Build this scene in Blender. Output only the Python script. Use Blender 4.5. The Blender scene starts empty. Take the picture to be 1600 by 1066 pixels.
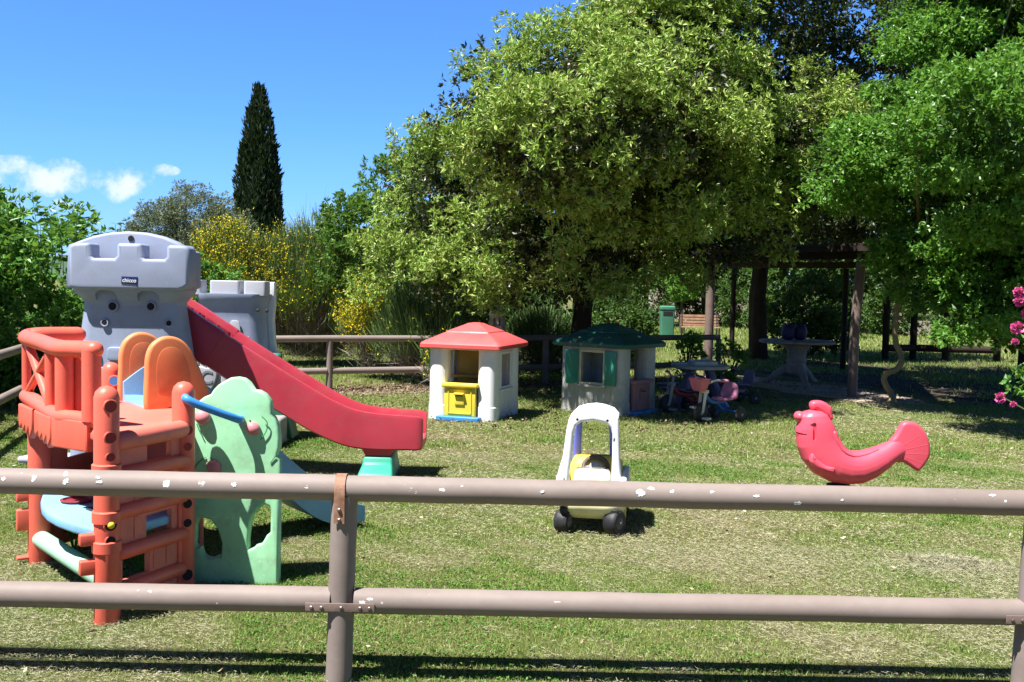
import bpy, bmesh, math, random
import numpy as np
from mathutils import Vector, Matrix
PI = math.pi
rad = math.radians
sc = bpy.context.scene
COL = sc.collection
random.seed(7)
rng = np.random.default_rng(11)

# ------------------------------------------------------------------ camera
F = 1555.0
CAMZ = 1.6
PITCH = math.atan(83 / F)
ROLL = rad(1.2)
fwd = Vector((0, math.cos(PITCH), -math.sin(PITCH)))
r0 = Vector((1, 0, 0))
u0 = Vector((0, math.sin(PITCH), math.cos(PITCH)))
cr = r0 * math.cos(ROLL) + u0 * math.sin(ROLL)
cu = -r0 * math.sin(ROLL) + u0 * math.cos(ROLL)
CP = Vector((0, 0, CAMZ))


def ray(px, py):
    return fwd + cr * ((px - 800) / F) + cu * ((533 - py) / F)


def at(px, py, Y):
    d = ray(px, py)
    return CP + d * (Y / d.y)


def gnd(px, py, z=0.0):
    d = ray(px, py)
    return CP + d * ((z - CAMZ) / d.z)


cd = bpy.data.cameras.new('camera')
cd.lens = 35.0
cd.sensor_width = 36.0
cd.clip_end = 6000
cam = bpy.data.objects.new('camera', cd)
COL.objects.link(cam)
m3 = Matrix((cr, cu, -fwd)).transposed()
cam.matrix_world = Matrix.Translation(CP) @ m3.to_4x4()
sc.camera = cam

# ------------------------------------------------------------------ materials


def nodes_of(m):
    m.use_nodes = True
    nt = m.node_tree
    return nt, nt.nodes, nt.links


def ramp(nt, fac, stops, interp='LINEAR'):
    r = nt.nodes.new('ShaderNodeValToRGB')
    r.color_ramp.interpolation = interp
    e = r.color_ramp.elements
    while len(e) < len(stops):
        e.new(0.5)
    for i, (p, c) in enumerate(stops):
        e[i].position = p
        e[i].color = (c[0], c[1], c[2], 1)
    nt.links.new(fac, r.inputs['Fac'])
    return r.outputs['Color']


def noise(nt, scale, detail=4, rough=0.55, coord='Object', vec=None):
    n = nt.nodes.new('ShaderNodeTexNoise')
    n.inputs['Scale'].default_value = scale
    n.inputs['Detail'].default_value = detail
    n.inputs['Roughness'].default_value = rough
    if vec is None:
        tc = nt.nodes.new('ShaderNodeTexCoord')
        vec = tc.outputs[coord]
    nt.links.new(vec, n.inputs['Vector'])
    return n.outputs['Fac']


def mixc(nt, fac, a, b, mode='MIX'):
    n = nt.nodes.new('ShaderNodeMix')
    n.data_type = 'RGBA'
    n.blend_type = mode
    for s, v in ((n.inputs['Factor'], fac), (n.inputs['A'], a), (n.inputs['B'], b)):
        if isinstance(v, (int, float)):
            s.default_value = v
        elif isinstance(v, tuple):
            s.default_value = (v[0], v[1], v[2], 1)
        else:
            nt.links.new(v, s)
    return n.outputs['Result']


def worldpos(nt):
    g = nt.nodes.new('ShaderNodeNewGeometry')
    return g.outputs['Position']


def bumpn(nt, h, strength, dist):
    b = nt.nodes.new('ShaderNodeBump')
    b.inputs['Strength'].default_value = strength
    b.inputs['Distance'].default_value = dist
    nt.links.new(h, b.inputs['Height'])
    return b.outputs['Normal']


MATS = {}


def plastic(name, c, rough=0.42, var=0.10, dirt=0.25, spec=0.4, bump=0.15, dirtc=(0.16, 0.13, 0.09)):
    """moulded, weathered plastic: slight fading, grime in patches, scuffs"""
    if name in MATS:
        return MATS[name]
    m = bpy.data.materials.new(name)
    nt, N, L = nodes_of(m)
    b = N['Principled BSDF']
    wp = worldpos(nt)
    n1 = noise(nt, 2.3, 3, vec=wp)
    fade = ramp(nt, n1, [(0.3, tuple(x * (1 - var) for x in c)), (0.7, tuple(min(1, x * (1 + var) + 0.02 * var) for x in c))])
    n2 = noise(nt, 7, 8, 0.7, vec=wp)
    f2 = ramp(nt, n2, [(0.48, (0, 0, 0)), (0.76, (dirt * 1.3,) * 3)])
    col = mixc(nt, f2, fade, dirtc)
    n3 = noise(nt, 60, 3, 0.6, vec=wp)
    f3 = ramp(nt, n3, [(0.64, (0, 0, 0)), (0.72, (dirt * 1.2,) * 3)])
    col = mixc(nt, f3, col, tuple(min(1, x * 1.5 + .08) for x in c))
    L.new(col, b.inputs['Base Color'])
    rr = ramp(nt, n2, [(0.3, (rough - .06,) * 3), (0.75, (rough + .2,) * 3)])
    L.new(rr, b.inputs['Roughness'])
    b.inputs['Specular IOR Level'].default_value = spec
    nb = noise(nt, 140, 2, 0.5, vec=wp)
    L.new(bumpn(nt, nb, bump, 0.002), b.inputs['Normal'])
    MATS[name] = m
    return m


def simple(name, c, rough=0.7, var=0.2, scale=6, bump=0.3, bdist=0.01, spec=0.3, metal=0.0, stretch=None, c2=None, bscale=None):
    if name in MATS:
        return MATS[name]
    m = bpy.data.materials.new(name)
    nt, N, L = nodes_of(m)
    b = N['Principled BSDF']
    wp = worldpos(nt)
    if stretch:
        mp = N.new('ShaderNodeMapping')
        mp.inputs['Scale'].default_value = stretch
        L.new(wp, mp.inputs['Vector'])
        wp = mp.outputs['Vector']
    n1 = noise(nt, scale, 6, 0.6, vec=wp)
    lo = tuple(x * (1 - var) for x in c)
    hi = tuple(min(1, x * (1 + var)) for x in c) if c2 is None else c2
    L.new(ramp(nt, n1, [(0.32, lo), (0.68, hi)]), b.inputs['Base Color'])
    b.inputs['Roughness'].default_value = rough
    b.inputs['Metallic'].default_value = metal
    b.inputs['Specular IOR Level'].default_value = spec
    if bump:
        L.new(bumpn(nt, noise(nt, bscale or scale * 6, 5, 0.6, vec=wp), bump, bdist), b.inputs['Normal'])
    MATS[name] = m
    return m


def leafmat(name, stops, trans=0.35, rough=0.45, spec=0.35, pscale=1.2, pcol=None, pamt=0.5):
    """leaves: every leaf takes its own tint; light passes through"""
    if name in MATS:
        return MATS[name]
    m = bpy.data.materials.new(name)
    nt, N, L = nodes_of(m)
    b = N['Principled BSDF']
    g = N.new('ShaderNodeNewGeometry')
    col = ramp(nt, g.outputs['Random Per Island'], stops)
    if pcol:
        pn = noise(nt, pscale, 3, 0.6, vec=g.outputs['Position'])
        pf = ramp(nt, pn, [(0.45, (0, 0, 0)), (0.68, (pamt,) * 3)])
        col = mixc(nt, pf, col, pcol)
    L.new(col, b.inputs['Base Color'])
    b.inputs['Roughness'].default_value = rough
    b.inputs['Specular IOR Level'].default_value = spec
    if trans > 0:
        t = N.new('ShaderNodeBsdfTranslucent')
        tc = mixc(nt, 0.5, col, (0.25, 0.4, 0.03), 'MIX')
        L.new(tc, t.inputs['Color'])
        mx = N.new('ShaderNodeMixShader')
        mx.inputs[0].default_value = trans
        L.new(b.outputs[0], mx.inputs[1])
        L.new(t.outputs[0], mx.inputs[2])
        L.new(mx.outputs[0], N['Material Output'].inputs['Surface'])
    MATS[name] = m
    return m


# ------------------------------------------------------------------ scene helpers


def tag(o, label=None, cat=None, group=None, kind=None):
    if label:
        o['label'] = label
    if cat:
        o['category'] = cat
    if group:
        o['group'] = group
    if kind:
        o['kind'] = kind
    return o


def thing(name, label, cat, loc=(0, 0, 0), rotz=0.0, group=None):
    o = bpy.data.objects.new(name, None)
    o.empty_display_size = 0.2
    COL.objects.link(o)
    o.matrix_world = Matrix.Translation(Vector(loc)) @ Matrix.Rotation(rotz, 4, 'Z')
    o['mx'] = [v for r in o.matrix_world for v in r]
    return tag(o, label, cat, group)


def mx_of(o):
    v = list(o['mx'])
    return Matrix([v[0:4], v[4:8], v[8:12], v[12:16]])


def rrect(w, d, r, n=5, cx=0, cy=0):
    """rounded rectangle outline, CCW"""
    out = []
    for (sx, sy, a0) in ((1, 1, 0), (-1, 1, 90), (-1, -1, 180), (1, -1, 270)):
        for i in range(n + 1):
            a = rad(a0 + 90 * i / n)
            out.append((cx + sx * (w / 2 - r) + r * math.cos(a), cy + sy * (d / 2 - r) + r * math.sin(a)))
    return out


class B:
    def __init__(s):
        s.v = []
        s.f = []

    def add(s, vs, fs):
        o = len(s.v)
        s.v += [Vector(p) for p in vs]
        s.f += [tuple(i + o for i in f) for f in fs]
        return s

    def box(s, c, size, rot=None):
        c = Vector(c)
        h = Vector(size) / 2
        vs = []
        for x in (-1, 1):
            for y in (-1, 1):
                for z in (-1, 1):
                    p = Vector((x * h.x, y * h.y, z * h.z))
                    if rot is not None:
                        p = rot @ p
                    vs.append(c + p)
        return s.add(vs, [(0, 1, 3, 2), (4, 6, 7, 5), (0, 4, 5, 1), (2, 3, 7, 6), (0, 2, 6, 4), (1, 5, 7, 3)])

    def rings(s, rings, close=True, cap0=True, cap1=True):
        n = len(rings[0])
        vs = [p for r in rings for p in r]
        fs = []
        for i in range(len(rings) - 1):
            for j in range(n if close else n - 1):
                k = (j + 1) % n
                fs.append((i * n + j, i * n + k, (i + 1) * n + k, (i + 1) * n + j))
        if cap0:
            fs.append(tuple(range(n - 1, -1, -1)))
        if cap1:
            fs.append(tuple((len(rings) - 1) * n + j for j in range(n)))
        return s.add(vs, fs)

    def tube(s, pts, r, n=12, cap='flat', flat=1.0):
        pts = [Vector(p) for p in pts]
        rs = list(r) if hasattr(r, '__len__') else [r] * len(pts)
        if cap == 'round':
            d0 = (pts[0] - pts[1]).normalized()
            d1 = (pts[-1] - pts[-2]).normalized()
            a, bq, ra, rb = pts[0], pts[-1], rs[0], rs[-1]
            pre = [(a + d0 * ra * math.sin(t), ra * max(.02, math.cos(t))) for t in (PI / 2, PI / 3, PI / 6)]
            post = [(bq + d1 * rb * math.sin(t), rb * max(.02, math.cos(t))) for t in (PI / 6, PI / 3, PI / 2)]
            pts = [p for p, _ in pre] + pts + [p for p, _ in post]
            rs = [q for _, q in pre] + rs + [q for _, q in post]
        rings = []
        up = None
        for i, p in enumerate(pts):
            t = (pts[min(i + 1, len(pts) - 1)] - pts[max(i - 1, 0)]).normalized()
            if up is None:
                up = Vector((0, 0, 1)) if abs(t.z) < 0.9 else Vector((0, 1, 0))
            sd = t.cross(up).normalized()
            up = sd.cross(t).normalized()
            rings.append([p + (sd * math.cos(2 * PI * k / n) + up * math.sin(2 * PI * k / n) * flat) * rs[i] for k in range(n)])
        return s.rings(rings)

    def lathe(s, prof, c=(0, 0, 0), n=24, axis=None):
        c = Vector(c)
        R = Matrix.Identity(3)
        if axis is not None:
            R = Vector((0, 0, 1)).rotation_difference(Vector(axis).normalized()).to_matrix()
        return s.rings([[c + R @ Vector((max(r, 1e-4) * math.cos(2 * PI * k / n), max(r, 1e-4) * math.sin(2 * PI * k / n), z)) for k in range(n)] for r, z in prof])

    def ell(s, c, r, n=16, m=10, rot=None):
        c = Vector(c)
        rr = []
        for i in range(m + 1):
            t = PI * i / m
            ring = []
            for k in range(n):
                p = Vector((r[0] * max(math.sin(t), .01) * math.cos(2 * PI * k / n), r[1] * max(math.sin(t), .01) * math.sin(2 * PI * k / n), -r[2] * math.cos(t)))
                ring.append(c + (rot @ p if rot is not None else p))
            rr.append(ring)
        return s.rings(rr)

    def torus(s, c, R, r, axis=(0, 0, 1), n=24, m=8, a0=0, a1=2 * PI):
        c = Vector(c)
        Q = Vector((0, 0, 1)).rotation_difference(Vector(axis).normalized()).to_matrix()
        full = abs(a1 - a0 - 2 * PI) < 1e-4
        rings = []
        for i in range(n + (0 if full else 1)):
            a = a0 + (a1 - a0) * i / n
            ring = []
            for k in range(m):
                t = 2 * PI * k / m
                ring.append(c + Q @ Vector(((R + r * math.cos(t)) * math.cos(a), (R + r * math.cos(t)) * math.sin(a), r * math.sin(t))))
            rings.append(ring)
        if full:
            rings.append([Vector(p) for p in rings[0]])
        return s.rings(rings, cap0=not full, cap1=not full)

    def slab(s, outline, thick, M4, holes=(), bevel=0.006, res=2):
        """a filled outline with real thickness; M4 maps (x, y, 0) to the world"""
        cu_ = bpy.data.curves.new('tmp', 'CURVE')
        cu_.dimensions = '2D'
        cu_.fill_mode = 'BOTH'
        cu_.extrude = max(thick / 2 - bevel, 0.0005)
        cu_.bevel_depth = bevel
        cu_.bevel_resolution = res
        cu_.offset = -bevel
        for loop in [outline] + list(holes):
            sp = cu_.splines.new('POLY')
            sp.points.add(len(loop) - 1)
            for p, q in zip(sp.points, loop):
                p.co = (q[0], q[1], 0, 1)
            sp.use_cyclic_u = True
        ob = bpy.data.objects.new('tmp', cu_)
        COL.objects.link(ob)
        dg = bpy.context.evaluated_depsgraph_get()
        me = bpy.data.meshes.new_from_object(ob.evaluated_get(dg))
        s.add([M4 @ v.co for v in me.vertices], [tuple(p.vertices) for p in me.polygons])
        bpy.data.objects.remove(ob)
        bpy.data.curves.remove(cu_)
        bpy.data.meshes.remove(me)
        return s

    def text(s, txt, size, M4, depth=0.002):
        cu_ = bpy.data.curves.new('tmp', 'FONT')
        cu_.body = txt
        cu_.size = size
        cu_.extrude = depth
        cu_.align_x = 'CENTER'
        cu_.align_y = 'CENTER'
        cu_.offset = size * 0.015
        ob = bpy.data.objects.new('tmp', cu_)
        COL.objects.link(ob)
        dg = bpy.context.evaluated_depsgraph_get()
        me = bpy.data.meshes.new_from_object(ob.evaluated_get(dg))
        s.add([M4 @ v.co for v in me.vertices], [tuple(p.vertices) for p in me.polygons])
        bpy.data.objects.remove(ob)
        bpy.data.curves.remove(cu_)
        bpy.data.meshes.remove(me)
        return s

    def mesh(s, name, bevel=0, seg=3, smooth=True, sharp=38, subsurf=0, inv=None, weld=True):
        bm = bmesh.new()
        vs = [bm.verts.new((inv @ p) if inv is not None else p) for p in s.v]
        for f in s.f:
            try:
                bm.faces.new([vs[i] for i in f])
            except ValueError:
                pass
        if weld:
            bmesh.ops.remove_doubles(bm, verts=bm.verts, dist=1e-5)
        bmesh.ops.recalc_face_normals(bm, faces=bm.faces)
        if bevel > 0:
            es = [e for e in bm.edges if len(e.link_faces) == 2 and e.calc_face_angle(0) > rad(28)]
            bmesh.ops.bevel(bm, geom=es, offset=bevel, segments=seg, profile=0.5, affect='EDGES', clamp_overlap=True)
        for _ in range(subsurf):
            bmesh.ops.subdivide_edges(bm, edges=bm.edges, cuts=1, use_grid_fill=True, smooth=1.0)
        me = bpy.data.meshes.new(name)
        bm.to_mesh(me)
        bm.free()
        if smooth:
            me.shade_smooth()
            me.set_sharp_from_angle(angle=rad(sharp))
        return me

    def build(s, name, mat, parent=None, world=False, label=None, **k):
        inv = mx_of(parent).inverted() if (world and parent is not None) else None
        me = s.mesh(name, inv=inv, **k)
        me.materials.append(mat)
        o = bpy.data.objects.new(name, me)
        COL.objects.link(o)
        if parent is not None:
            o.parent = parent
            if 'mx' in parent:
                o['mx'] = list(parent['mx'])
        if label:
            o['label'] = label
        return o


def frame_to(o_, x, y):
    """matrix with origin o_, axes x, y and their normal"""
    x = Vector(x).normalized()
    y = Vector(y).normalized()
    z = x.cross(y).normalized()
    M = Matrix((x, y, z)).transposed().to_4x4()
    M.translation = Vector(o_)
    return M


def boolean(o, cutter_b):
    me = cutter_b.mesh('tmp', smooth=False)
    c = bpy.data.objects.new('tmp', me)
    COL.objects.link(c)
    md = o.modifiers.new('b', 'BOOLEAN')
    md.operation = 'DIFFERENCE'
    md.solver = 'MANIFOLD'
    md.object = c
    c.matrix_world = mx_of(o.parent) if o.parent is not None else Matrix.Identity(4)
    bpy.context.view_layer.update()
    dg = bpy.context.evaluated_depsgraph_get()
    new = bpy.data.meshes.new_from_object(o.evaluated_get(dg))
    if len(new.polygons) > 10:
        o.data = new
    o.modifiers.clear()
    bpy.data.objects.remove(c)
    new.shade_smooth()
    new.set_sharp_from_angle(angle=rad(40))


def smooth_pts(pts, n=6):
    """Catmull-Rom through points (any dimension tuple)"""
    out = []
    P = [np.array(p, float) for p in pts]
    for i in range(len(P) - 1):
        p0, p1, p2, p3 = P[max(i - 1, 0)], P[i], P[i + 1], P[min(i + 2, len(P) - 1)]
        for k in range(n):
            t = k / n
            out.append(0.5 * ((2 * p1) + (-p0 + p2) * t + (2 * p0 - 5 * p1 + 4 * p2 - p3) * t * t + (-p0 + 3 * p1 - 3 * p2 + p3) * t ** 3))
    out.append(P[-1])
    return [tuple(p) for p in out]


def closed_smooth(pts, n=4):
    P = [np.array(p, float) for p in pts]
    m = len(P)
    out = []
    for i in range(m):
        p0, p1, p2, p3 = P[i - 1], P[i], P[(i + 1) % m], P[(i + 2) % m]
        for k in range(n):
            t = k / n
            out.append(tuple(0.5 * ((2 * p1) + (-p0 + p2) * t + (2 * p0 - 5 * p1 + 4 * p2 - p3) * t * t + (-p0 + 3 * p1 - 3 * p2 + p3) * t ** 3)))
    return out


def np_mesh(name, V, Fc, mat, parent=None, smooth=False):
    me = bpy.data.meshes.new(name)
    me.from_pydata(V, [], Fc)
    me.materials.append(mat)
    o = bpy.data.objects.new(name, me)
    COL.objects.link(o)
    if parent is not None:
        o.parent = parent
        if 'mx' in parent:
            o.matrix_parent_inverse = mx_of(parent).inverted()
    return o


def unit(a):
    return a / np.maximum(np.linalg.norm(a, axis=1, keepdims=True), 1e-9)


def leaves(P, D, L, W, fold=0.25):
    """one folded leaf per point: V (4N,3), F (N,4)"""
    n = len(P)
    R = rng.normal(size=(n, 3))
    S = unit(np.cross(D, R))
    Nn = np.cross(S, D)
    L = L[:, None]
    W = W[:, None]
    V = np.empty((n, 4, 3))
    V[:, 0] = P
    V[:, 1] = P + D * L * 0.45 + S * W * 0.5 + Nn * W * fold
    V[:, 2] = P + D * L
    V[:, 3] = P + D * L * 0.45 - S * W * 0.5 + Nn * W * fold
    return V.reshape(-1, 3), np.arange(4 * n).reshape(n, 4)


def join_vf(parts):
    Vs, Fs, o = [], [], 0
    for V, Fc in parts:
        Vs.append(V)
        Fs.append(Fc + o)
        o += len(V)
    return np.concatenate(Vs), np.concatenate(Fs)


def clump_centres(blobs, n, shell=(0.72, 1.0), drop=0.72, low=None):
    bl = np.array(blobs, float)
    area = (bl[:, 3] * bl[:, 4] + bl[:, 4] * bl[:, 5] + bl[:, 3] * bl[:, 5])
    idx = rng.choice(len(bl), size=n, p=area / area.sum())
    d = unit(rng.normal(size=(n, 3)))
    c = bl[idx, :3] + d * bl[idx, 3:6] * rng.uniform(shell[0], shell[1], size=(n, 1))
    keep = np.ones(n, bool)
    for j in range(len(bl)):
        q = np.linalg.norm((c - bl[j, :3]) / bl[j, 3:6], axis=1)
        keep &= (q > drop) | (idx == j)
    out = unit(d / bl[idx, 3:6])
    if low is not None:
        keep &= c[:, 2] > low
    return c[keep], out[keep]


def crown(name, parent, mat, blobs, n_clump, clump_r, per_clump, per_ros, leaf, spread=0.9, up=0.35, shell=(0.72, 1.0), flat=0.6, low=None, drop=0.72, droop=0.0, wl=0.34, star=False):
    """foliage: clumps on the crown's shell, rosettes in a clump, leaves in a rosette"""
    c, out = clump_centres(blobs, n_clump, shell, drop, low)
    k = len(c)
    cr_ = clump_r * rng.uniform(0.6, 1.4, size=k)
    cnt = np.maximum(1, (per_clump * (cr_ / clump_r) ** 2).astype(int))
    ci = np.repeat(np.arange(k), cnt)
    g = np.clip(rng.normal(size=(len(ci), 3)), -1.7, 1.7) * np.array([1, 1, flat]) * 0.5
    rp = c[ci] + g * cr_[ci][:, None]
    ro = unit(out[ci] * 0.6 + unit(g + 1e-6) * 0.5 + np.array([0, 0, up]) + rng.normal(size=(len(ci), 3)) * 0.3)
    li = np.repeat(np.arange(len(ci)), per_ros)
    D = unit(ro[li] * 0.55 + rng.normal(size=(len(li), 3)) * spread * 0.62 + np.array([0, 0, -droop]))
    if star:
        q = np.cross(ro[li], rng.normal(size=(len(li), 3)))
        D = unit(ro[li] * rng.uniform(.05, .9, size=(len(li), 1)) + unit(q) * .85)
    L = leaf * rng.uniform(0.6, 1.25, size=len(li))
    V, Fc = leaves(rp[li] + D * leaf * 0.1, D, L, L * wl * rng.uniform(0.8, 1.2, size=len(li)))
    return np_mesh(name, V, Fc, mat, parent), c


def limbs(parent, mat, base, fork, r, targets, name='trunk', bend=0.25, rt=0.012):
    b = B()
    base, fork = Vector(base), Vector(fork)
    mid = base.lerp(fork, .5) + Vector((random.uniform(-.1, .1), random.uniform(-.1, .1), 0)) * r * 6
    b.tube([base - Vector((0, 0, .1)), base + Vector((0, 0, .12)), mid, fork], [r * 1.5, r * 1.1, r * .95, r * .8], n=12)
    for t in targets:
        t = Vector(t)
        p1 = fork.lerp(t, .35) + Vector((random.uniform(-1, 1), random.uniform(-1, 1), random.uniform(0, 1))) * bend * (t - fork).length * .3
        p2 = fork.lerp(t, .7) + Vector((random.uniform(-1, 1), random.uniform(-1, 1), random.uniform(-.3, .8))) * bend * (t - fork).length * .25
        b.tube([fork - Vector((0, 0, r)), p1, p2, t], [r * .55, r * .36, r * .2, rt], n=7)
    return b.build(name, mat, parent, world=True)

# ------------------------------------------------------------------ light and sky
SUNDIR = Vector((0.39, 0.30, -1.0)).normalized()      # the way the light travels
sl = bpy.data.lights.new('sun', 'SUN')
sl.energy = 5.0
sl.angle = rad(0.53)
sl.color = (1.0, 0.975, 0.93)
so = bpy.data.objects.new('sun', sl)
COL.objects.link(so)
so.rotation_euler = SUNDIR.to_track_quat('-Z', 'Y').to_euler()
so.location = (-6, -6, 14)

w = bpy.data.worlds.new('World')
sc.world = w
w.use_nodes = True
nt, N, L = w.node_tree, w.node_tree.nodes, w.node_tree.links
sky = N.new('ShaderNodeTexSky')
sky.sky_type = 'NISHITA'
sky.sun_disc = False
sky.sun_elevation = math.asin(-SUNDIR.z)
sky.sun_rotation = math.atan2(-SUNDIR.x, -SUNDIR.y)
sky.air_density = 1.0
sky.dust_density = 0.3
sky.ozone_density = 2.5
sky.altitude = 300
bg = N['Background']
bg.inputs['Strength'].default_value = 0.05
# fair-weather clouds low in the west, fixed in the sky by direction
tc = N.new('ShaderNodeTexCoord')
dirv = tc.outputs['Generated']


def vm(op, a, b_=None):
    n = N.new('ShaderNodeVectorMath')
    n.operation = op
    for i, v in enumerate((a, b_)):
        if v is None:
            continue
        if isinstance(v, (tuple, Vector)):
            n.inputs[i].default_value = v
        else:
            L.new(v, n.inputs[i])
    return n


def ma(op, a, b_=None, c=None):
    n = N.new('ShaderNodeMath')
    n.operation = op
    for i, v in enumerate((a, b_, c)):
        if v is None:
            continue
        if isinstance(v, (int, float)):
            n.inputs[i].default_value = v
        else:
            L.new(v, n.inputs[i])
    return n.outputs[0]


wn = N.new('ShaderNodeTexNoise')
wn.inputs['Scale'].default_value = 26
wn.inputs['Detail'].default_value = 8
wn.inputs['Roughness'].default_value = 0.62
L.new(dirv, wn.inputs['Vector'])
cloud = None
for (px, py, sx, sy, amt) in ((40, 276, 92, 30, 1.0), (95, 274, 40, 26, .8), (-60, 290, 110, 36, .9), (192, 278, 50, 28, 0.95), (182, 294, 24, 24, .7), (252, 266, 28, 10, .75), (10, 300, 22, 18, .5),
                              (100, 318, 16, 9, .6), (208, 332, 6, 5, .55), (2100, 150, 240, 50, 1.0), (-700, 260, 300, 60, 1.0)):
    c0 = ray(px, py).normalized()
    right = c0.cross(Vector((0, 0, 1))).normalized()
    up = right.cross(c0).normalized()
    x = ma('DIVIDE', vm('DOT_PRODUCT', dirv, tuple(right)).outputs['Value'], sx / F)
    y = ma('DIVIDE', vm('DOT_PRODUCT', dirv, tuple(up)).outputs['Value'], sy / F)
    front = ma('GREATER_THAN', vm('DOT_PRODUCT', dirv, tuple(c0)).outputs['Value'], 0.2)
    r2 = ma('ADD', ma('MULTIPLY', x, x), ma('MULTIPLY', y, y))
    e = ma('MULTIPLY', ma('MULTIPLY', ma('SUBTRACT', 1.0, ma('MINIMUM', r2, 1.0)), amt), front)
    cloud = e if cloud is None else ma('MAXIMUM', cloud, e)
dens = ma('ADD', ma('MULTIPLY', cloud, 0.9), ma('MULTIPLY', ma('SUBTRACT', wn.outputs['Fac'], 0.5), 5.0))
mr = N.new('ShaderNodeMapRange')
mr.interpolation_type = 'SMOOTHSTEP'
mr.inputs['From Min'].default_value = 0.02
mr.inputs['From Max'].default_value = 1.3
mr.inputs['To Max'].default_value = 0.78
L.new(dens, mr.inputs['Value'])
fac = ma('MULTIPLY', mr.outputs[0], ma('MINIMUM', 1.0, ma('MULTIPLY', cloud, 6.0)))
hs = N.new('ShaderNodeHueSaturation')
hs.inputs['Saturation'].default_value = 1.12
sepz = N.new('ShaderNodeSeparateXYZ')
L.new(dirv, sepz.inputs[0])
tint = N.new('ShaderNodeValToRGB')
L.new(sepz.outputs['Z'], tint.inputs['Fac'])
e_ = tint.color_ramp.elements
e_[0].position, e_[0].color = 0.0, (0.70, 1.08, 1.95, 1)
e_[1].position, e_[1].color = 0.40, (1.35, 1.48, 1.98, 1)
e3_ = e_.new(0.62)
e3_.color = (.22, .22, .26, 1)
e2_ = e_.new(0.12)
e2_.color = (0.98, 1.30, 2.05, 1)
mul_ = N.new('ShaderNodeMix')
mul_.data_type = 'RGBA'
mul_.blend_type = 'MULTIPLY'
mul_.inputs['Factor'].default_value = 1
L.new(sky.outputs[0], mul_.inputs['A'])
L.new(tint.outputs[0], mul_.inputs['B'])
# the southern half of the sky, behind the viewer, is dimmed to cut fill light
south = N.new('ShaderNodeMapRange')
south.inputs['From Min'].default_value = -0.35
south.inputs['From Max'].default_value = 0.25
south.inputs['To Min'].default_value = 0.42
south.inputs['To Max'].default_value = 1.0
L.new(sepz.outputs['Y'], south.inputs['Value'])
mul2_ = N.new('ShaderNodeMix')
mul2_.data_type = 'RGBA'
mul2_.blend_type = 'MULTIPLY'
mul2_.inputs['Factor'].default_value = 1
L.new(mul_.outputs['Result'], mul2_.inputs['A'])
L.new(south.outputs[0], mul2_.inputs['B'])
L.new(mul2_.outputs['Result'], hs.inputs['Color'])
mxn = N.new('ShaderNodeMix')
mxn.data_type = 'RGBA'
L.new(fac, mxn.inputs['Factor'])
L.new(hs.outputs[0], mxn.inputs['A'])
mxn.inputs['B'].default_value = (9.6, 10.0, 10.6, 1)
L.new(mxn.outputs['Result'], bg.inputs['Color'])
sc.cycles.max_bounces = 6
sc.cycles.diffuse_bounces = 2
sc.cycles.transmission_bounces = 3
sc.cycles.transparent_max_bounces = 4
sc.view_settings.view_transform = 'Standard'
sc.view_settings.look = 'None'
sc.view_settings.gamma = 1
sc.view_settings.exposure = 1.22

# ------------------------------------------------------------------ ground
m = bpy.data.materials.new('lawn_soil')
nt, N, L = nodes_of(m)
wp = worldpos(nt)
b_ = N['Principled BSDF']
a = ramp(nt, noise(nt, 0.55, 5, 0.6, vec=wp), [(0.36, (0.25, 0.215, 0.12)), (0.52, (0.19, 0.20, 0.075)), (0.66, (0.12, 0.18, 0.04))])
f = ramp(nt, noise(nt, 22, 8, 0.75, vec=wp), [(0.3, (0.3, 0.29, 0.26)), (0.5, (0.68, 0.67, 0.62)), (0.72, (1.2, 1.15, 1.0))])
c = mixc(nt, 1.0, a, f, 'MULTIPLY')
L.new(c, b_.inputs['Base Color'])
b_.inputs['Roughness'].default_value = 0.95
b_.inputs['Specular IOR Level'].default_value = 0.1
L.new(bumpn(nt, noise(nt, 45, 8, 0.7, vec=wp), 0.9, 0.03), b_.inputs['Normal'])
g = B()
bm = bmesh.new()
nx = 60
xs = np.concatenate([np.linspace(-400, -24, 8), np.linspace(-20, 24, 70), np.linspace(28, 400, 8)])
ys = np.concatenate([np.linspace(-60, -2, 6), np.linspace(0, 44, 70), np.linspace(50, 700, 10)])


def ground_z(x, y):
    return 0.0


V = [(x, y, 0) for y in ys for x in xs]
nx = len(xs)
Fc = [(j * nx + i, j * nx + i + 1, (j + 1) * nx + i + 1, (j + 1) * nx + i) for j in range(len(ys) - 1) for i in range(nx - 1)]
go = np_mesh('ground', V, Fc, m)
tag(go, kind='structure')

# bare earth with shade in its colour under the pergola, a beaten path and the litter strip along the far fence
dirt = simple('bare_earth', (0.36, 0.27, 0.20), 0.95, 0.25, 3.0, 0.7, 0.02, 0.1, c2=(0.50, 0.40, 0.32))


def sheet(name, pts, z, mat, jag=0.12, n=5):
    pts = [tuple(p) for p in closed_smooth([(p[0], p[1]) for p in pts], n)]
    pts = [(x + random.uniform(-jag, jag), y + random.uniform(-jag, jag)) for x, y in pts]
    s = B()
    s.slab(pts, 0.002, Matrix.Translation((0, 0, z)), bevel=0.0002, res=0)
    o = s.build(name, mat, smooth=False)
    tag(o, kind='structure')
    return o


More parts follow.
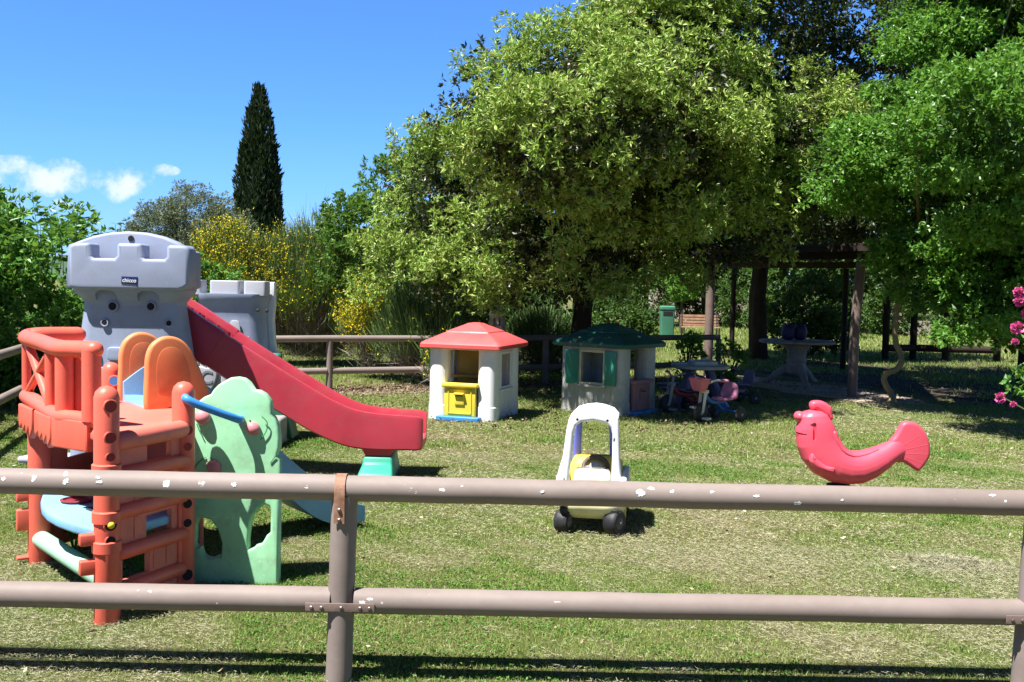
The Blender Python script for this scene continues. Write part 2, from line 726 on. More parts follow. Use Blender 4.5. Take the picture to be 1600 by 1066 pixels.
pp = [gnd(x, y) for x, y in ((1165, 588), (1230, 596), (1330, 606), (1420, 622), (1480, 640), (1400, 643), (1320, 626), (1230, 614), (1165, 603), (1060, 600), (1045, 590))]
sheet('path', pp, 0.006, dirt, .08)
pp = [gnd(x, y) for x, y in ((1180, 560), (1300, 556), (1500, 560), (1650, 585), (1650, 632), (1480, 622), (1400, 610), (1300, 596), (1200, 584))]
shade_earth = simple('earth_painted_shade', (0.06, 0.048, 0.036), 0.95, 0.3, 3.0, 0.7, 0.02, 0.1)  # tree and roof shade put into the earth's own colour
sheet('bare_shade_ground', pp, 0.003, shade_earth, .12)


def far_fence(t):
    """ground line of the far fence; t runs from the left corner"""
    return Vector((-6.2 + t, 13.2 + 0.486 * t, 0))


litter_strip = [tuple(far_fence(t) + Vector((0, o_, 0))) for t, o_ in ((2.2, -.3), (4, -.75), (5.5, -.6), (7, -.8), (8.6, -.9), (8.8, .5), (7, .6), (5, .5), (3.4, .45), (2.2, .5))]
sheet('earth_strip', [(p[0], p[1]) for p in litter_strip], 0.004, simple('litter_earth', (0.22, 0.17, 0.12), 0.95, 0.3, 5, 0.7, 0.02, 0.1), .1)

# distant hills
hv, hf = [], []
for i in range(81):
    x = -2600 + 65 * i
    h = 55 + 40 * math.sin(i * .31) + 25 * math.sin(i * .73 + 1) + 14 * math.sin(i * 1.7)
    hv += [(x, 1900, -5), (x, 2000, max(8, h * .4)), (x, 2300, -5)]
for i in range(80):
    hf += [(3 * i, 3 * i + 3, 3 * i + 4, 3 * i + 1), (3 * i + 1, 3 * i + 4, 3 * i + 5, 3 * i + 2)]
tag(np_mesh('hills', hv, hf, simple('hill_wood', (0.05, 0.09, 0.06), 0.95, .3, .02, 0), smooth=True), kind='structure')

# ------------------------------------------------------------------ grass
grass_m = leafmat('grass_blade', [(0.0, (0.08, 0.15, 0.02)), (0.35, (0.175, 0.285, 0.045)), (0.65, (0.275, 0.385, 0.085)), (0.88, (0.39, 0.46, 0.15)), (1.0, (0.58, 0.54, 0.32))],
                  trans=0.25, rough=0.55, spec=0.25, pscale=0.8, pcol=(0.36, 0.34, 0.17), pamt=0.42)
straw_m = leafmat('dry_straw', [(0.0, (0.22, 0.20, 0.12)), (0.4, (0.40, 0.37, 0.24)), (0.75, (0.58, 0.54, 0.38)), (1.0, (0.29, 0.33, 0.13))], trans=0.1, rough=0.7, spec=0.2)


def lowfreq(P, s, seed):
    r = np.random.default_rng(seed)
    v = np.zeros(len(P))
    for k in range(7):
        kx, ky, ph = r.normal() * s, r.normal() * s, r.uniform(0, 6.28)
        v += np.sin(P[:, 0] * kx + P[:, 1] * ky + ph)
    return v / 7 ** .5


def blades(n, y0, y1, hmin, hmax, wid, lean, mask=None, flat=False, pad=.6):
    t = rng.uniform(0, 1, n)
    y = np.sqrt(y0 ** 2 + t * (y1 ** 2 - y0 ** 2))
    x = rng.uniform(-1, 1, n) * (y * 0.53 + pad)
    P = np.stack([x, y, np.zeros(n)], 1)
    if mask is not None:
        P = P[mask(P)]
    n = len(P)
    a = rng.uniform(0, 2 * PI, n)
    D = np.stack([np.cos(a), np.sin(a), np.zeros(n)], 1)
    if flat:
        D[:, 2] = np.abs(rng.normal(size=n)) * .18
        P[:, 2] = rng.uniform(0.004, 0.022, n)
    else:
        D *= lean * np.abs(rng.normal(size=(n, 1)))
        D[:, 2] = 1
    D = unit(D)
    H = rng.uniform(hmin, hmax, n)[:, None]
    S = unit(np.cross(D, rng.normal(size=(n, 3)))) * wid * rng.uniform(.6, 1.3, size=(n, 1))
    V = np.empty((n, 3, 3))
    V[:, 0] = P - S * .5
    V[:, 1] = P + S * .5
    V[:, 2] = P + D * H
    return V.reshape(-1, 3), np.arange(3 * n).reshape(n, 3)


def not_dirt(P):
    q = (P[:, 1] - (13.2 + .486 * (P[:, 0] + 6.2)))
    near = (np.abs(q + .15) < .6) & (P[:, 0] > -4.2) & (P[:, 0] < 2.6)
    pg = (P[:, 0] > 3.4 + .2 * np.sin(P[:, 1] * 3)) & (P[:, 1] > 14.6 - .0 * P[:, 0]) & (P[:, 1] < 20) & (P[:, 0] < 7.5)
    r = rng.uniform(size=len(P))
    return ~(near & (r < .82)) & ~(pg & (r < .93))


def dryness(P):
    v = lowfreq(P, 1.2, 5) + .75 * lowfreq(P, 3.6, 6) + .6 * lowfreq(P, 10, 8)
    v -= .55 * np.clip((P[:, 0] - .2) / 2, 0, 1) * np.clip((7.5 - P[:, 1]) / 2, 0, 1)
    v -= .7 * np.clip((-1.2 - P[:, 0]) / 1, 0, 1) * np.clip((6.2 - P[:, 1]) / 1, 0, 1)
    v += .5 * np.exp(-((P[:, 0] - .6) ** 2 + (P[:, 1] - 6.2) ** 2) / .8)
    return v


def gmask(P):
    v = dryness(P)
    return not_dirt(P) & (rng.uniform(size=len(P)) < np.clip(.72 + .5 * v, .14, 1))


def smask(P):
    v = dryness(P)
    return rng.uniform(size=len(P)) < np.clip(.34 - .42 * v, .05, 1)


parts = [blades(330000, 3.7, 6.2, .007, .030, .0030, 1.1, gmask), blades(330000, 6.2, 9.5, .009, .034, .0042, 1.0, gmask),
         blades(210000, 9.5, 15, .015, .045, .008, .8, gmask), blades(120000, 15, 26, .03, .09, .018, .6, gmask, pad=2), blades(70000, 26, 48, .05, .14, .04, .5, None, pad=3)]
V, Fc = join_vf(parts)
tag(np_mesh('grass', V, Fc, grass_m), kind='stuff')
parts = [blades(300000, 3.7, 6.2, .010, .036, .0019, 1, smask, True), blades(240000, 6.2, 9.5, .012, .04, .0028, 1, smask, True), blades(110000, 9.5, 15, .02, .05, .005, 1, smask, True)]
V, Fc = join_vf(parts)
tag(np_mesh('dry_clippings', V, Fc, straw_m), kind='stuff')

# clover and small weeds where the lawn is green, a few dropped leaves and petals
n = 90000
y = np.sqrt(3.8 ** 2 + rng.uniform(0, 1, n) * (10.5 ** 2 - 3.8 ** 2))
P = np.stack([rng.uniform(-1, 1, n) * (y * .53 + .5), y, rng.uniform(.004, .022, n)], 1)
v = dryness(P) + .5 * lowfreq(P, 14, 21)
P = P[rng.uniform(size=n) < np.clip(v - .35, 0, 1)]
i_ = np.repeat(np.arange(len(P)), 4)
D = unit(rng.normal(size=(len(i_), 3)) * np.array([1, 1, .25]) + np.array([0, 0, .25]))
Lc = rng.uniform(.006, .013, len(i_)) * (1 + .06 * (P[i_, 1] - 4))
V, Fc = leaves(P[i_], D, Lc, Lc * .8, .1)
tag(np_mesh('clover', V, Fc, leafmat('clover_leaf', [(0, (.05, .14, .02)), (.6, (.10, .24, .035)), (1, (.17, .32, .07))], trans=.15, rough=.6, spec=.2)), kind='stuff')
n = 900
y = np.sqrt(3.8 ** 2 + rng.uniform(0, 1, n) * (13 ** 2 - 3.8 ** 2))
P = np.stack([rng.uniform(-1, 1, n) * (y * .53 + .5), y, rng.uniform(.012, .03, n)], 1)
D = unit(np.concatenate([rng.normal(size=(n, 2)), np.abs(rng.normal(size=(n, 1))) * .3], 1))
Lc = rng.uniform(.015, .045, n)
V, Fc = leaves(P, D, Lc, Lc * .5, .2)
tag(np_mesh('dropped_leaves', V, Fc, leafmat('dropped_leaf', [(0, (.10, .07, .03)), (.5, (.30, .25, .14)), (.9, (.5, .45, .3)), (1, (.75, .72, .62))], trans=.0, rough=.7)), kind='stuff')

# leaf litter under the far fence and the trees
litter_m = leafmat('fallen_leaf', [(0.0, (0.08, 0.05, 0.03)), (0.5, (0.17, 0.115, 0.065)), (0.85, (0.28, 0.21, 0.13)), (1.0, (0.44, 0.36, 0.26))], trans=0.0, rough=.8)
n = 9000
t = rng.uniform(2.3, 9.2, n)
P = np.stack([-6.2 + t, 13.2 + .486 * t + rng.normal(size=n) * .42 - .15, rng.uniform(.008, .03, n)], 1)
n2 = 3500
y2 = rng.uniform(14, 22, n2)
P2 = np.stack([rng.uniform(-3, 10, n2), y2, rng.uniform(.008, .03, n2)], 1)
n3 = 2500
P3 = np.stack([rng.uniform(-3.2, 2.6, n3), rng.uniform(11, 14, n3), rng.uniform(.02, .04, n3)], 1)
P = np.concatenate([P, P2, P3])
D = unit(np.concatenate([rng.normal(size=(len(P), 2)), np.abs(rng.normal(size=(len(P), 1))) * .35], 1))
Lf = rng.uniform(.02, .05, len(P))
V, Fc = leaves(P, D, Lf, Lf * .5, .2)
tag(np_mesh('leaf_litter', V, Fc, litter_m), kind='stuff')

# heap of raked dry grass
n = 3000
c0 = gnd(1492, 884)
g2 = rng.normal(size=(n, 3)) * np.array([.17, .10, .0])
hgt = .05 * np.exp(-(g2[:, 0] / .17) ** 2 / 2 - (g2[:, 1] / .1) ** 2 / 2)
P = np.stack([c0.x + g2[:, 0] + g2[:, 1] * -.5, c0.y + g2[:, 1], hgt * rng.uniform(.2, 1.1, n)], 1)
D = unit(rng.normal(size=(n, 3)) * np.array([1, 1, .35]))
V, Fc = leaves(P, D, rng.uniform(.03, .08, n), np.full(n, .003), .1)
hay_m = leafmat('grey_hay', [(0, (.20, .19, .11)), (.5, (.31, .30, .19)), (1, (.46, .44, .29))], trans=.0, rough=.8)
tag(np_mesh('hay_heap', V, Fc, hay_m), 'small heap of grey green dried grass lying on the lawn at the right', 'hay')

# ------------------------------------------------------------------ pipe fences
m = bpy.data.materials.new('pipe_paint')
nt, N, L = nodes_of(m)
b_ = N['Principled BSDF']
wp = worldpos(nt)
mp = N.new('ShaderNodeMapping')
mp.inputs['Scale'].default_value = (0.6, 1, 1)
L.new(wp, mp.inputs['Vector'])
base = ramp(nt, noise(nt, 3, 5, .6, vec=mp.outputs[0]), [(0.3, (0.215, 0.172, 0.154)), (0.7, (0.28, 0.230, 0.210))])
fine = ramp(nt, noise(nt, 40, 6, .7, vec=mp.outputs[0]), [(0.3, (0.94, 0.94, 0.94)), (0.7, (1.04, 1.035, 1.03))])
base = mixc(nt, 1.0, base, fine, 'MULTIPLY')
v = N.new('ShaderNodeTexVoronoi')
v.inputs['Scale'].default_value = 7
v.inputs['Randomness'].default_value = 1
wob = N.new('ShaderNodeTexNoise')
wob.inputs['Scale'].default_value = 38
wob.inputs['Detail'].default_value = 4
L.new(wp, wob.inputs['Vector'])
vadd = N.new('ShaderNodeVectorMath')
vadd.operation = 'MULTIPLY_ADD'
L.new(wob.outputs['Color'], vadd.inputs[0])
vadd.inputs[1].default_value = (0.085, 0.085, 0.085)
L.new(wp, vadd.inputs[2])
L.new(vadd.outputs[0], v.inputs['Vector'])
spot = ramp(nt, v.outputs['Distance'], [(0.11, (1, 1, 1)), (0.135, (0, 0, 0))])
# only some cells flake
sep = N.new('ShaderNodeSeparateColor')
L.new(v.outputs['Color'], sep.inputs[0])
some = ramp(nt, sep.outputs[0], [(0.42, (0, 0, 0)), (0.44, (1, 1, 1))])
flake = mixc(nt, 1.0, spot, some, 'MULTIPLY')
specks = ramp(nt, noise(nt, 90, 3, .6, vec=wp), [(0.745, (0, 0, 0)), (0.765, (.75, .75, .75))])
flake = mixc(nt, 1.0, flake, specks, 'ADD')
col = mixc(nt, specks, base, (0.62, 0.66, 0.70))
L.new(col, b_.inputs['Base Color'])
b_.inputs['Roughness'].default_value = 0.6
b_.inputs['Specular IOR Level'].default_value = 0.25
L.new(bumpn(nt, noise(nt, 6, 3, .5, vec=wp), .07, .012), b_.inputs['Normal'])
pipe_m = m
rust_m = simple('rusty_strap', (0.30, 0.14, 0.08), .75, .3, 14, .4, .004, c2=(.42, .24, .17))
steel_m = simple('painted_steel', (0.20, 0.145, 0.125), .55, .2, 10, .3, .004)
bolt_m = simple('bolt_steel', (.22, .18, .16), .4, .2, 20, .2, .002, metal=.6)


def pipe_fence(name, label, line, heights, posts, r=.05, detail=False, ext=(0, 0), tops=None):
    """line: list of ground points; rails at the given heights between posts"""
    base = Vector(line[0])
    t = thing(name, label, 'fence', base)
    for h in heights:
        for a_, b2 in zip(posts[:-1], posts[1:]):
            A = Vector(a_[0]) + Vector((0, 0, h))
            Bq = Vector(b2[0]) + Vector((0, 0, h))
            d = (Bq - A).normalized()
            if h != max(heights):
                A, Bq = A + d * r * .9, Bq - d * r * .9
            s = B()
            k = 9
            pts = [A.lerp(Bq, i / k) + Vector((0, 0, -.006 * math.sin(PI * i / k))) for i in range(k + 1)]
            s.tube(pts, r, n=22)
            s.build('rail', pipe_m, t, world=True, sharp=50)
    for p, lean in posts:
        p = Vector(p)
        s = B()
        top = p + Vector((lean, 0, max(heights) - r * .6))
        s.tube([p - Vector((0, 0, .15)), p.lerp(top, .4), p.lerp(top, .8), top], r * .98, n=20)
        s.build('post', pipe_m, t, world=True, sharp=50)
    return t


# front fence: rails and posts from the two ends of the picture, carried on beyond it
FY = 3.94
tl, tr_ = at(0, 751, FY), at(1600, 786, FY)
ll, lr = at(0, 928, FY), at(1600, 957, FY)
front = thing('pipe_fence', 'brown steel pipe fence with two rails nearest the viewer, paint chipped white', 'fence', (tl.x, FY, 0))
pA = at(539, 765, FY)
pB = at(1625, 790, FY)


def on(a_, b2, x):
    q = (x - a_.x) / (b2.x - a_.x)
    return a_.lerp(b2, q)


for a_, b2, top in ((tl, tr_, True), (ll, lr, False)):
    xsn = [pA.x - 2.75, pA.x, pB.x, pB.x + 2.7]
    for i in range(3):
        P0, P1 = on(a_, b2, xsn[i]), on(a_, b2, xsn[i + 1])
        d = (P1 - P0).normalized()
        off = 0.0 if top else .047
        s = B()
        k = 14
        s.tube([(P0 + d * off).lerp(P1 - d * off, j / k) + Vector((0, random.uniform(-1, 1) * .0015, random.uniform(-1, 1) * .0015)) for j in range(k + 1)], .0515, n=28)
        s.build('rail', pipe_m, front, world=True, sharp=50)
for px, lean, py1 in ((pA, at(529, 1066, FY).x, 0), (pB, at(1600, 1066, FY).x, 0), (pA - Vector((2.75, 0, -.02)), None, 0)):
    zb = at(529, 1066, FY).z
    if lean is None:
        lean = px.x
    sl_ = (lean - px.x) / (px.z - zb)
    bot = Vector((px.x + sl_ * (px.z + .1), FY, -.1))
    s = B()
    tp = Vector((px.x, FY, px.z - .02))
    k = 16
    s.tube([bot.lerp(tp, j / k) + Vector((random.uniform(-1, 1) * .0016, random.uniform(-1, 1) * .0016, 0)) for j in range(k + 1)], .0525, n=28)
    po = s.build('post', pipe_m, front, world=True, sharp=50)
# strap over the top rail, plates across the joints, with their bolts
for P in (pA, pB):
    top = on(tl, tr_, P.x)
    s = B()
    rr = .0545
    pts = []
    for a_ in range(-100, 101, 10):
        pts.append((math.cos(rad(a_ + 90)), math.sin(rad(a_ + 90))))
    xw = .021
    out, inn = [], []
    ring = []
    cx = P.x - .012
    path = [Vector((cx, FY - rr - .001, top.z - .13)), Vector((cx, FY - rr - .001, top.z - .03))] + \
           [Vector((cx, FY + rr * math.sin(rad(q)), top.z + rr * math.cos(rad(q)))) for q in range(-85, 60, 12)]
    nrm = [Vector((0, -1, 0))] * 2 + [Vector((0, math.sin(rad(q)), math.cos(rad(q)))) for q in range(-85, 60, 12)]
    rings = []
    for q, nn in zip(path, nrm):
        rings.append([q + Vector((-xw, 0, 0)), q + Vector((xw, 0, 0)), q + Vector((xw, 0, 0)) + nn * .004, q + Vector((-xw, 0, 0)) + nn * .004])
    s.rings(rings)
    st = s.build('strap', rust_m, front, world=True, sharp=50)
    for dz in (-.075, -.115):
        q = B()
        q.lathe([(.0085, 0), (.0085, .006), (.005, .009)], (cx, FY - rr - .004, top.z + dz), n=6, axis=(0, -1, 0))
        q.build('bolt', bolt_m, st, world=True)
    low = on(ll, lr, P.x)
    s = B()
    dd = (lr - ll).normalized()
    s.box(low + Vector((-.005, -.056, -.012)), (.275, .005, .034), Matrix.Rotation(-math.atan2(dd.z, dd.x), 3, 'Y'))
    pl = s.build('joint_plate', steel_m, front, world=True, bevel=.0015)
    for dx in (-.118, -.078, 0, .075, .112):
        q = B()
        c1 = low + Vector((dx, -.0585, -.012 + dx * dd.z))
        q.lathe([(.008, 0), (.008, .006), (.005, .009)], c1, n=6, axis=(0, -1, 0))
        q.build('bolt', bolt_m, pl, world=True)


# paint chipped off the rails down to the white undercoat
chip_m = simple('white_undercoat', (.66, .69, .72), .6, .12, 30, .1, .001)
rails = [o for o in front.children if o.name.startswith('rail')]


def chip(px, py, w_, h_, top=True):
    a_, b2 = (tl, tr_) if top else (ll, lr)
    p = at(px, py, FY - .045)
    cen = on(a_, b2, p.x)
    dz = p.z - cen.z
    th0 = math.asin(max(-.95, min(.95, dz / .05)))
    d = (b2 - a_).normalized()
    n = 15
    out = []
    for k in range(n):
        a = 2 * PI * k / n
        rr_ = random.uniform(.5, 1.1)
        s_, t_ = math.cos(a) * w_ * rr_, math.sin(a) * h_ * rr_
        out.append((s_, th0 + t_ / .0515))

    def pos(s_, th, r):
        return cen + d * s_ + Vector((0, -math.cos(th) * r, math.sin(th) * r))
    q = B()
    vs = [pos(0, th0, .0524)] + [pos(s_, th, .0524) for s_, th in out] + [pos(s_ * 1.02, th, .0508) for s_, th in out]
    fs = [(0, 1 + k, 1 + (k + 1) % n) for k in range(n)] + [(1 + k, 1 + n + k, 1 + n + (k + 1) % n, 1 + (k + 1) % n) for k in range(n)]
    q.add(vs, fs)
    mine = min([o for o in rails], key=lambda o: min((Vector(v) + Vector(front.location) - cen).length for v in o.bound_box))
    q.build('paint_chip', chip_m, front, world=True, smooth=False)


for px, py, w_, h_ in ((6, 748, .012, .010), (54, 747, .013, .02), (101, 742, .012, .018), (104, 752, .016, .016), (153, 747, .010, .008), (156, 753, .016, .009), (261, 755, .024, .018), (315, 756, .018, .018), (366, 757, .014, .012), (478, 760, .012, .012), (581, 762, .014, .011),
                       (640, 764, .013, .013), (650, 769, .008, .006), (691, 765, .014, .010), (722, 760, .006, .005), (848, 768, .011, .008), (1001, 770, .022, .020), (1018, 764, .02, .009), (1050, 768, .011, .009), (1112, 769, .012, .008), (1245, 785, .022, .014), (1182, 775, .016, .008), (1315, 781, .008, .006), (1408, 770, .02, .007), (1552, 775, .016, .008), (1570, 783, .007, .007), (32, 741, .006, .004)):
    chip(px, py, w_ * .9, h_ * .9)
for px, py, w_, h_ in ((234, 925, .010, .006), (215, 924, .004, .004), (566, 941, .016, .010), (578, 936, .014, .006), (597, 941, .006, .005), (632, 938, .006, .005), (340, 942, .004, .004), (870, 941, .016, .004), (2, 912, .006, .006)):
    chip(px, py, w_, h_, False)

# far fence and left fence share the corner post of the far fence
ffp = [(far_fence(0), 0), (far_fence(3.47), 0), (far_fence(6.76), 0), (far_fence(9.95), 0)]
pipe_fence('pipe_fence', 'brown two rail pipe fence running behind the slide and the small playhouses', None or [far_fence(0)], [.30, .785], ffp)
lf = [(Vector((-6.12, 13.05, 0)), 0), (Vector((-5.15, 9.6, 0)), 0), (Vector((-4.3, 6.6, 0)), 0)]
pipe_fence('pipe_fence', 'brown pipe fence at the left edge, in front of the leafy hedge', [lf[0][0]], [.31, .785], lf)

# ================================================================== PLAY GYM (front left)
red = plastic('coral_plastic', (0.83, 0.140, 0.092), .36, .12, .22)
red_in = plastic('coral_plastic_faded', (0.80, 0.185, 0.135), .5, .15, .3)
orange = plastic('orange_plastic', (0.80, 0.27, 0.10), .42, .1, .2)
orange_in = plastic('orange_plastic_worn', (0.70, 0.20, 0.075), .55, .15, .35)
mint = plastic('mint_plastic', (0.34, 0.70, 0.41), .42, .14, .35)
mint2 = plastic('pale_mint_plastic', (0.36, 0.62, 0.46), .42, .1, .2)
pblue = plastic('pale_blue_plastic', (0.22, 0.46, 0.70), .38, .12, .25)
blue = plastic('blue_plastic', (0.045, 0.25, 0.62), .35, .1, .15)
pink = plastic('faded_pink_plastic', (0.62, 0.22, 0.24), .45, .2, .25)
dark = simple('dark_hollow', (0.02, 0.016, 0.018), .8, .3, 10, 0)
yel = plastic('yellow_plastic', (0.78, 0.60, 0.05), .4, .1, .2)
black = plastic('black_plastic', (0.02, 0.02, 0.022), .45, .2, .3, dirtc=(.2, .17, .13))

Pg1 = gnd(167, 972)
Pg2 = gnd(286, 921)
Pg0 = gnd(63, 878)
Pg3 = Vector((-2.52, 6.25, 0))
gym = thing('play_gym', 'coral red plastic play gym with green tree panel and short pale blue slide', 'playset', Pg1)
UP = Vector((0, 0, 1))


def gpost(P, h, r=.057, name='post'):
    s = B()
    s.tube([P, P + UP * (h - r * .8)], r, n=20, cap='round')
    return s.build(name, red, gym, world=True, sharp=50)


def socket(c, axis, r, parent, mat_in=dark):
    s = B()
    s.torus(c, r, r * .22, axis, n=20, m=8)
    o = s.build('socket', red, parent, world=True)
    q = B()
    q.lathe([(r * .98, 0), (r * .98, .006)], c, n=18, axis=axis)
    q.build('socket_hole', mat_in, parent, world=True)
    return o


post1 = gpost(Pg1, 1.10)
post2 = gpost(Pg2, 1.075)
post0 = gpost(Pg0, .82, .062)
post3 = gpost(Pg3, 1.07)
axp = (Pg2 - Pg1).normalized()
nrm_p = Vector((axp.y, -axp.x, 0))           # outward, to the right and the viewer
tocam = (Vector((0, 0, 1.0)) - Vector((Pg1.x, Pg1.y, 1.0))).normalized()
f1 = Vector((tocam.x * .8 + nrm_p.x * .5, tocam.y * .8 + nrm_p.y * .5, 0)).normalized()
redhole = plastic('socket_red', (0.33, 0.03, 0.025), .6, .1, .2)
for P, po, zs in ((Pg1, post1, ((1.02, .028), (.875, .026), (.785, .020), (.47, .028), (.395, .022))), (Pg2, post2, ((.84, .026), (.755, .022), (.46, .024), (.36, .022), (.09, .03)))):
    for z, r in zs:
        socket(P + UP * z + f1 * .052, f1, r, po, redhole if z > .7 else dark)
socket(Pg3 + UP * .97 + Vector((.15, -.055, 0)) * .3 + Vector((0, -.05, 0)), (0.2, -1, 0), .03, post3, blue)
q = B()
q.ell(Pg1 + UP * .47 + f1 * .06, (.017, .017, .017))
q.build('bolt_cap', yel, post1, world=True)
# collars on the posts
for z in (.72, .5, .36):
    s = B()
    s.lathe([(.058, -.03), (.066, -.024), (.066, .024), (.058, .03)], Pg1 + UP * z, n=20)
    s.build('collar', red, post1, world=True)

# right wall between the two front posts: a panel with openings, round rails across it
Lw = (Pg2 - Pg1).length
Mw = frame_to(Pg1, axp, UP)
s = B()
hol = [[(.47 * Lw, .72), (.79 * Lw, .72), (.79 * Lw, .80), (.47 * Lw, .80)], [(.46 * Lw, .345), (.80 * Lw, .345), (.80 * Lw, .45), (.46 * Lw, .45)], [(.16 * Lw, .17), (.5 * Lw, .17), (.5 * Lw, .285), (.16 * Lw, .285)]]
s.slab([(0, .05), (Lw, .05), (Lw, .86), (0, .86)], .035, Mw, hol, .006)
for x0 in (.3, .55, .72):
    for z0, z1 in ((.53, .66), (.18, .30), (.36, .47)):
        if (z0 < .3 and x0 < .5) or (z0 > .3 and z0 < .4 and .46 < x0 < .8):
            continue
        s.box(Mw @ Vector((x0 * Lw, (z0 + z1) / 2, .0185)), (.004, .006, z1 - z0))
pan = s.build('side_panel', red_in, gym, world=True)
for z, xa, xb in ((.69, .05, .97), (.51, .02, .97), (.315, .1, .93), (.135, .05, .9)):
    s = B()
    s.tube([Pg1 + axp * xa * Lw + UP * z + nrm_p * .022, Pg1 + axp * xb * Lw + UP * (z - .01) + nrm_p * .022], .036, n=16, cap='round')
    s.build('crossbar', red, pan, world=True)
# lower frame is wider than the posts
s = B()
s.slab([(-.05, 0), (.06, 0), (.06, .5), (-.05, .46)], .07, Mw, (), .012)
s.build('frame_foot', red, pan, world=True)
s = B()
s.slab([(Lw - .07, .03), (Lw + .055, .03), (Lw + .055, .27), (Lw + .04, .29), (Lw + .04, .40), (Lw + .06, .41), (Lw + .06, .46), (Lw + .03, .5), (Lw - .07, .5)], .06, Mw, (), .01)
s.build('frame_foot', red, pan, world=True)
# hooks for joining panels on the open side
ft = (Pg0 - Pg1).normalized()
left = Vector((-.85, -.5, 0)).normalized()
for P, zs in ((Pg1, ((.40, .055), (.27, .07), (.16, .03))), (Pg0, ((.38, .05), (.25, .12), (.035, .02)))):
    for z, h in zs:
        s = B()
        s.box(P + UP * z + left * .07, (.1, .045, h), Matrix.Rotation(math.atan2(left.y, left.x), 3, 'Z'))
        s.build('hook', red, gym, world=True, bevel=.008)

# deck, with a scalloped apron
A_ = at(42, 622, 5.5)
Bc = at(92, 655, 5.0)
C_ = at(148, 662, 4.85)
for p_ in (A_, Bc, C_):
    p_.z = 0
din = Vector((.02, .04, 0))
deck_pts = [A_ - Vector((.02, 0, 0)), Bc + Vector((-.02, -.03, 0)), C_ + Vector((0, -.03, 0)), Pg1, Pg2, Vector((-1.78, 5.72, 0)), Pg3 + Vector((.05, .02, 0)), Vector((-2.72, 5.95, 0))]
s = B()
s.slab([(p.x, p.y) for p in deck_pts], .07, Matrix.Translation((0, 0, .84)), (), .02)
s.tube([Pg1 + UP * .845 + axp * .05 + nrm_p * .02, Pg2 + UP * .845 - axp * .05 + nrm_p * .02], .046, n=16, cap='round')
dk = s.build('deck', red_in, gym, world=True, sharp=50)
for (u_, v_, nsc) in ((A_, A_.lerp(Bc, .45), 4), (A_.lerp(Bc, .52), Bc + (Bc - A_) * .02, 4), (Bc, C_, 1)):
    d = (v_ - u_)
    Ld = d.length
    d = d.normalized()
    out = [(0, .075), (Ld, .075)]
    nn = nsc
    zz = []
    if nsc > 1:
        for i in range(nn):
            x1 = Ld * (1 - i / nn)
            x0 = Ld * (1 - (i + 1) / nn)
            zz += [(x1 - .002, -.035), (x0 + (x1 - x0) * .28, -.05 - .01 * (nn - i)), (x0 + .003, -.03)]
    else:
        zz = [(Ld, -.075), (0, -.075)]
    outn = Vector((d.y, -d.x, 0))
    s = B()
    s.slab(out + zz, .04, frame_to(u_ + UP * .83 + outn * .025, d, UP), (), .01)
    s.build('apron', red, dk, world=True)

# bay railing
s = B()
tA, tB, tC = A_ + UP * 1.27, Bc + UP * 1.25, C_ + UP * 1.255
ret = tA + Vector((.19, .22, .01))
s.tube(smooth_pts([ret, tA + Vector((.05, .07, .012)), tA, tA.lerp(tB, .5), tB, tB.lerp(tC, .55), tC], 4), .043, n=16, cap='round')
bA, bB, bC = A_ + UP * .945, Bc + UP * .905, C_ + UP * .905
s.tube(smooth_pts([bA, bA.lerp(bB, .5), bB, bB.lerp(bC, .5), bC], 4), .04, n=16, cap='round')
rl = s.build('railing', red, gym, world=True, sharp=50)
for p0, p1, r in ((bA, tA, .024), (bA.lerp(bB, .78), tA.lerp(tB, .78), .03), (bB + Vector((.03, 0, 0)), tB + Vector((.03, 0, 0)), .045), (bB + Vector((.09, .05, 0)), tB + Vector((.09, .05, 0)), .04), (bC + Vector((-.015, 0, 0)), tC + Vector((-.015, 0, 0)), .045)):
    s = B()
    s.tube([p0, p0.lerp(p1, .5), p1], r, n=14)
    s.build('baluster', red, rl, world=True, sharp=50)
s = B()
x0, x1 = bA.lerp(bB, .06) + UP * .03, tA.lerp(tB, .76) - UP * .03
x2, x3 = bA.lerp(bB, .76) + UP * .03, tA.lerp(tB, .06) - UP * .03
s.tube([x0, x1], .02, n=12)
s.tube([x2, x3], .024, n=12)
s.build('cross_brace', red, rl, world=True)

# back panel under the deck with a small window, table board and threshold
bp0, bp1 = Pg0 + Vector((.0, .05, 0)), Pg3
db = (bp1 - bp0)
Lb = db.length
s = B()
s.slab([(0, .05), (Lb, .05), (Lb, .82), (0, .82)], .03, frame_to(bp0, db, UP), [[(.30 * Lb, .55), (.30 * Lb, .64), (.62 * Lb, .64), (.62 * Lb, .55)]], .005)
s.build('back_panel', red_in, gym, world=True)
s = B()
bp2 = Pg2 + Vector((-.06, .5, 0))
db2 = bp2 - Pg3
s.slab([(0, .05), (db2.length, .05), (db2.length, .82), (0, .82)], .03, frame_to(Pg3, db2, UP), [[(.12, .52), (.12, .64), (.4, .64), (.4, .52)]], .005)
s.build('back_panel', red_in, gym, world=True)
tpts = [Pg0 + Vector((.05, .02, 0))]
for i in range(1, 8):
    q_ = i / 8
    tpts.append(Pg0.lerp(Pg1, q_) + Vector((-.55, -.45, 0)).normalized() * (-.03 + .14 * math.sin(PI * q_)))
tpts += [Pg1 + Vector((0, .05, 0)), Pg1.lerp(Pg2, .8), Vector((-2.0, 5.75, 0)), Pg3 + Vector((-.1, -.3, 0))]
s = B()
s.slab([(p.x, p.y) for p in tpts], .05, Matrix.Translation((0, 0, .39)), (), .012)
tb = s.build('table_board', pblue, gym, world=True)
s = B()
s.slab(rrect(.24, .09, .01), .012, Matrix.Translation((-2.06, 5.02, .42)) @ Matrix.Rotation(-.75, 4, 'Z'), (), .003)
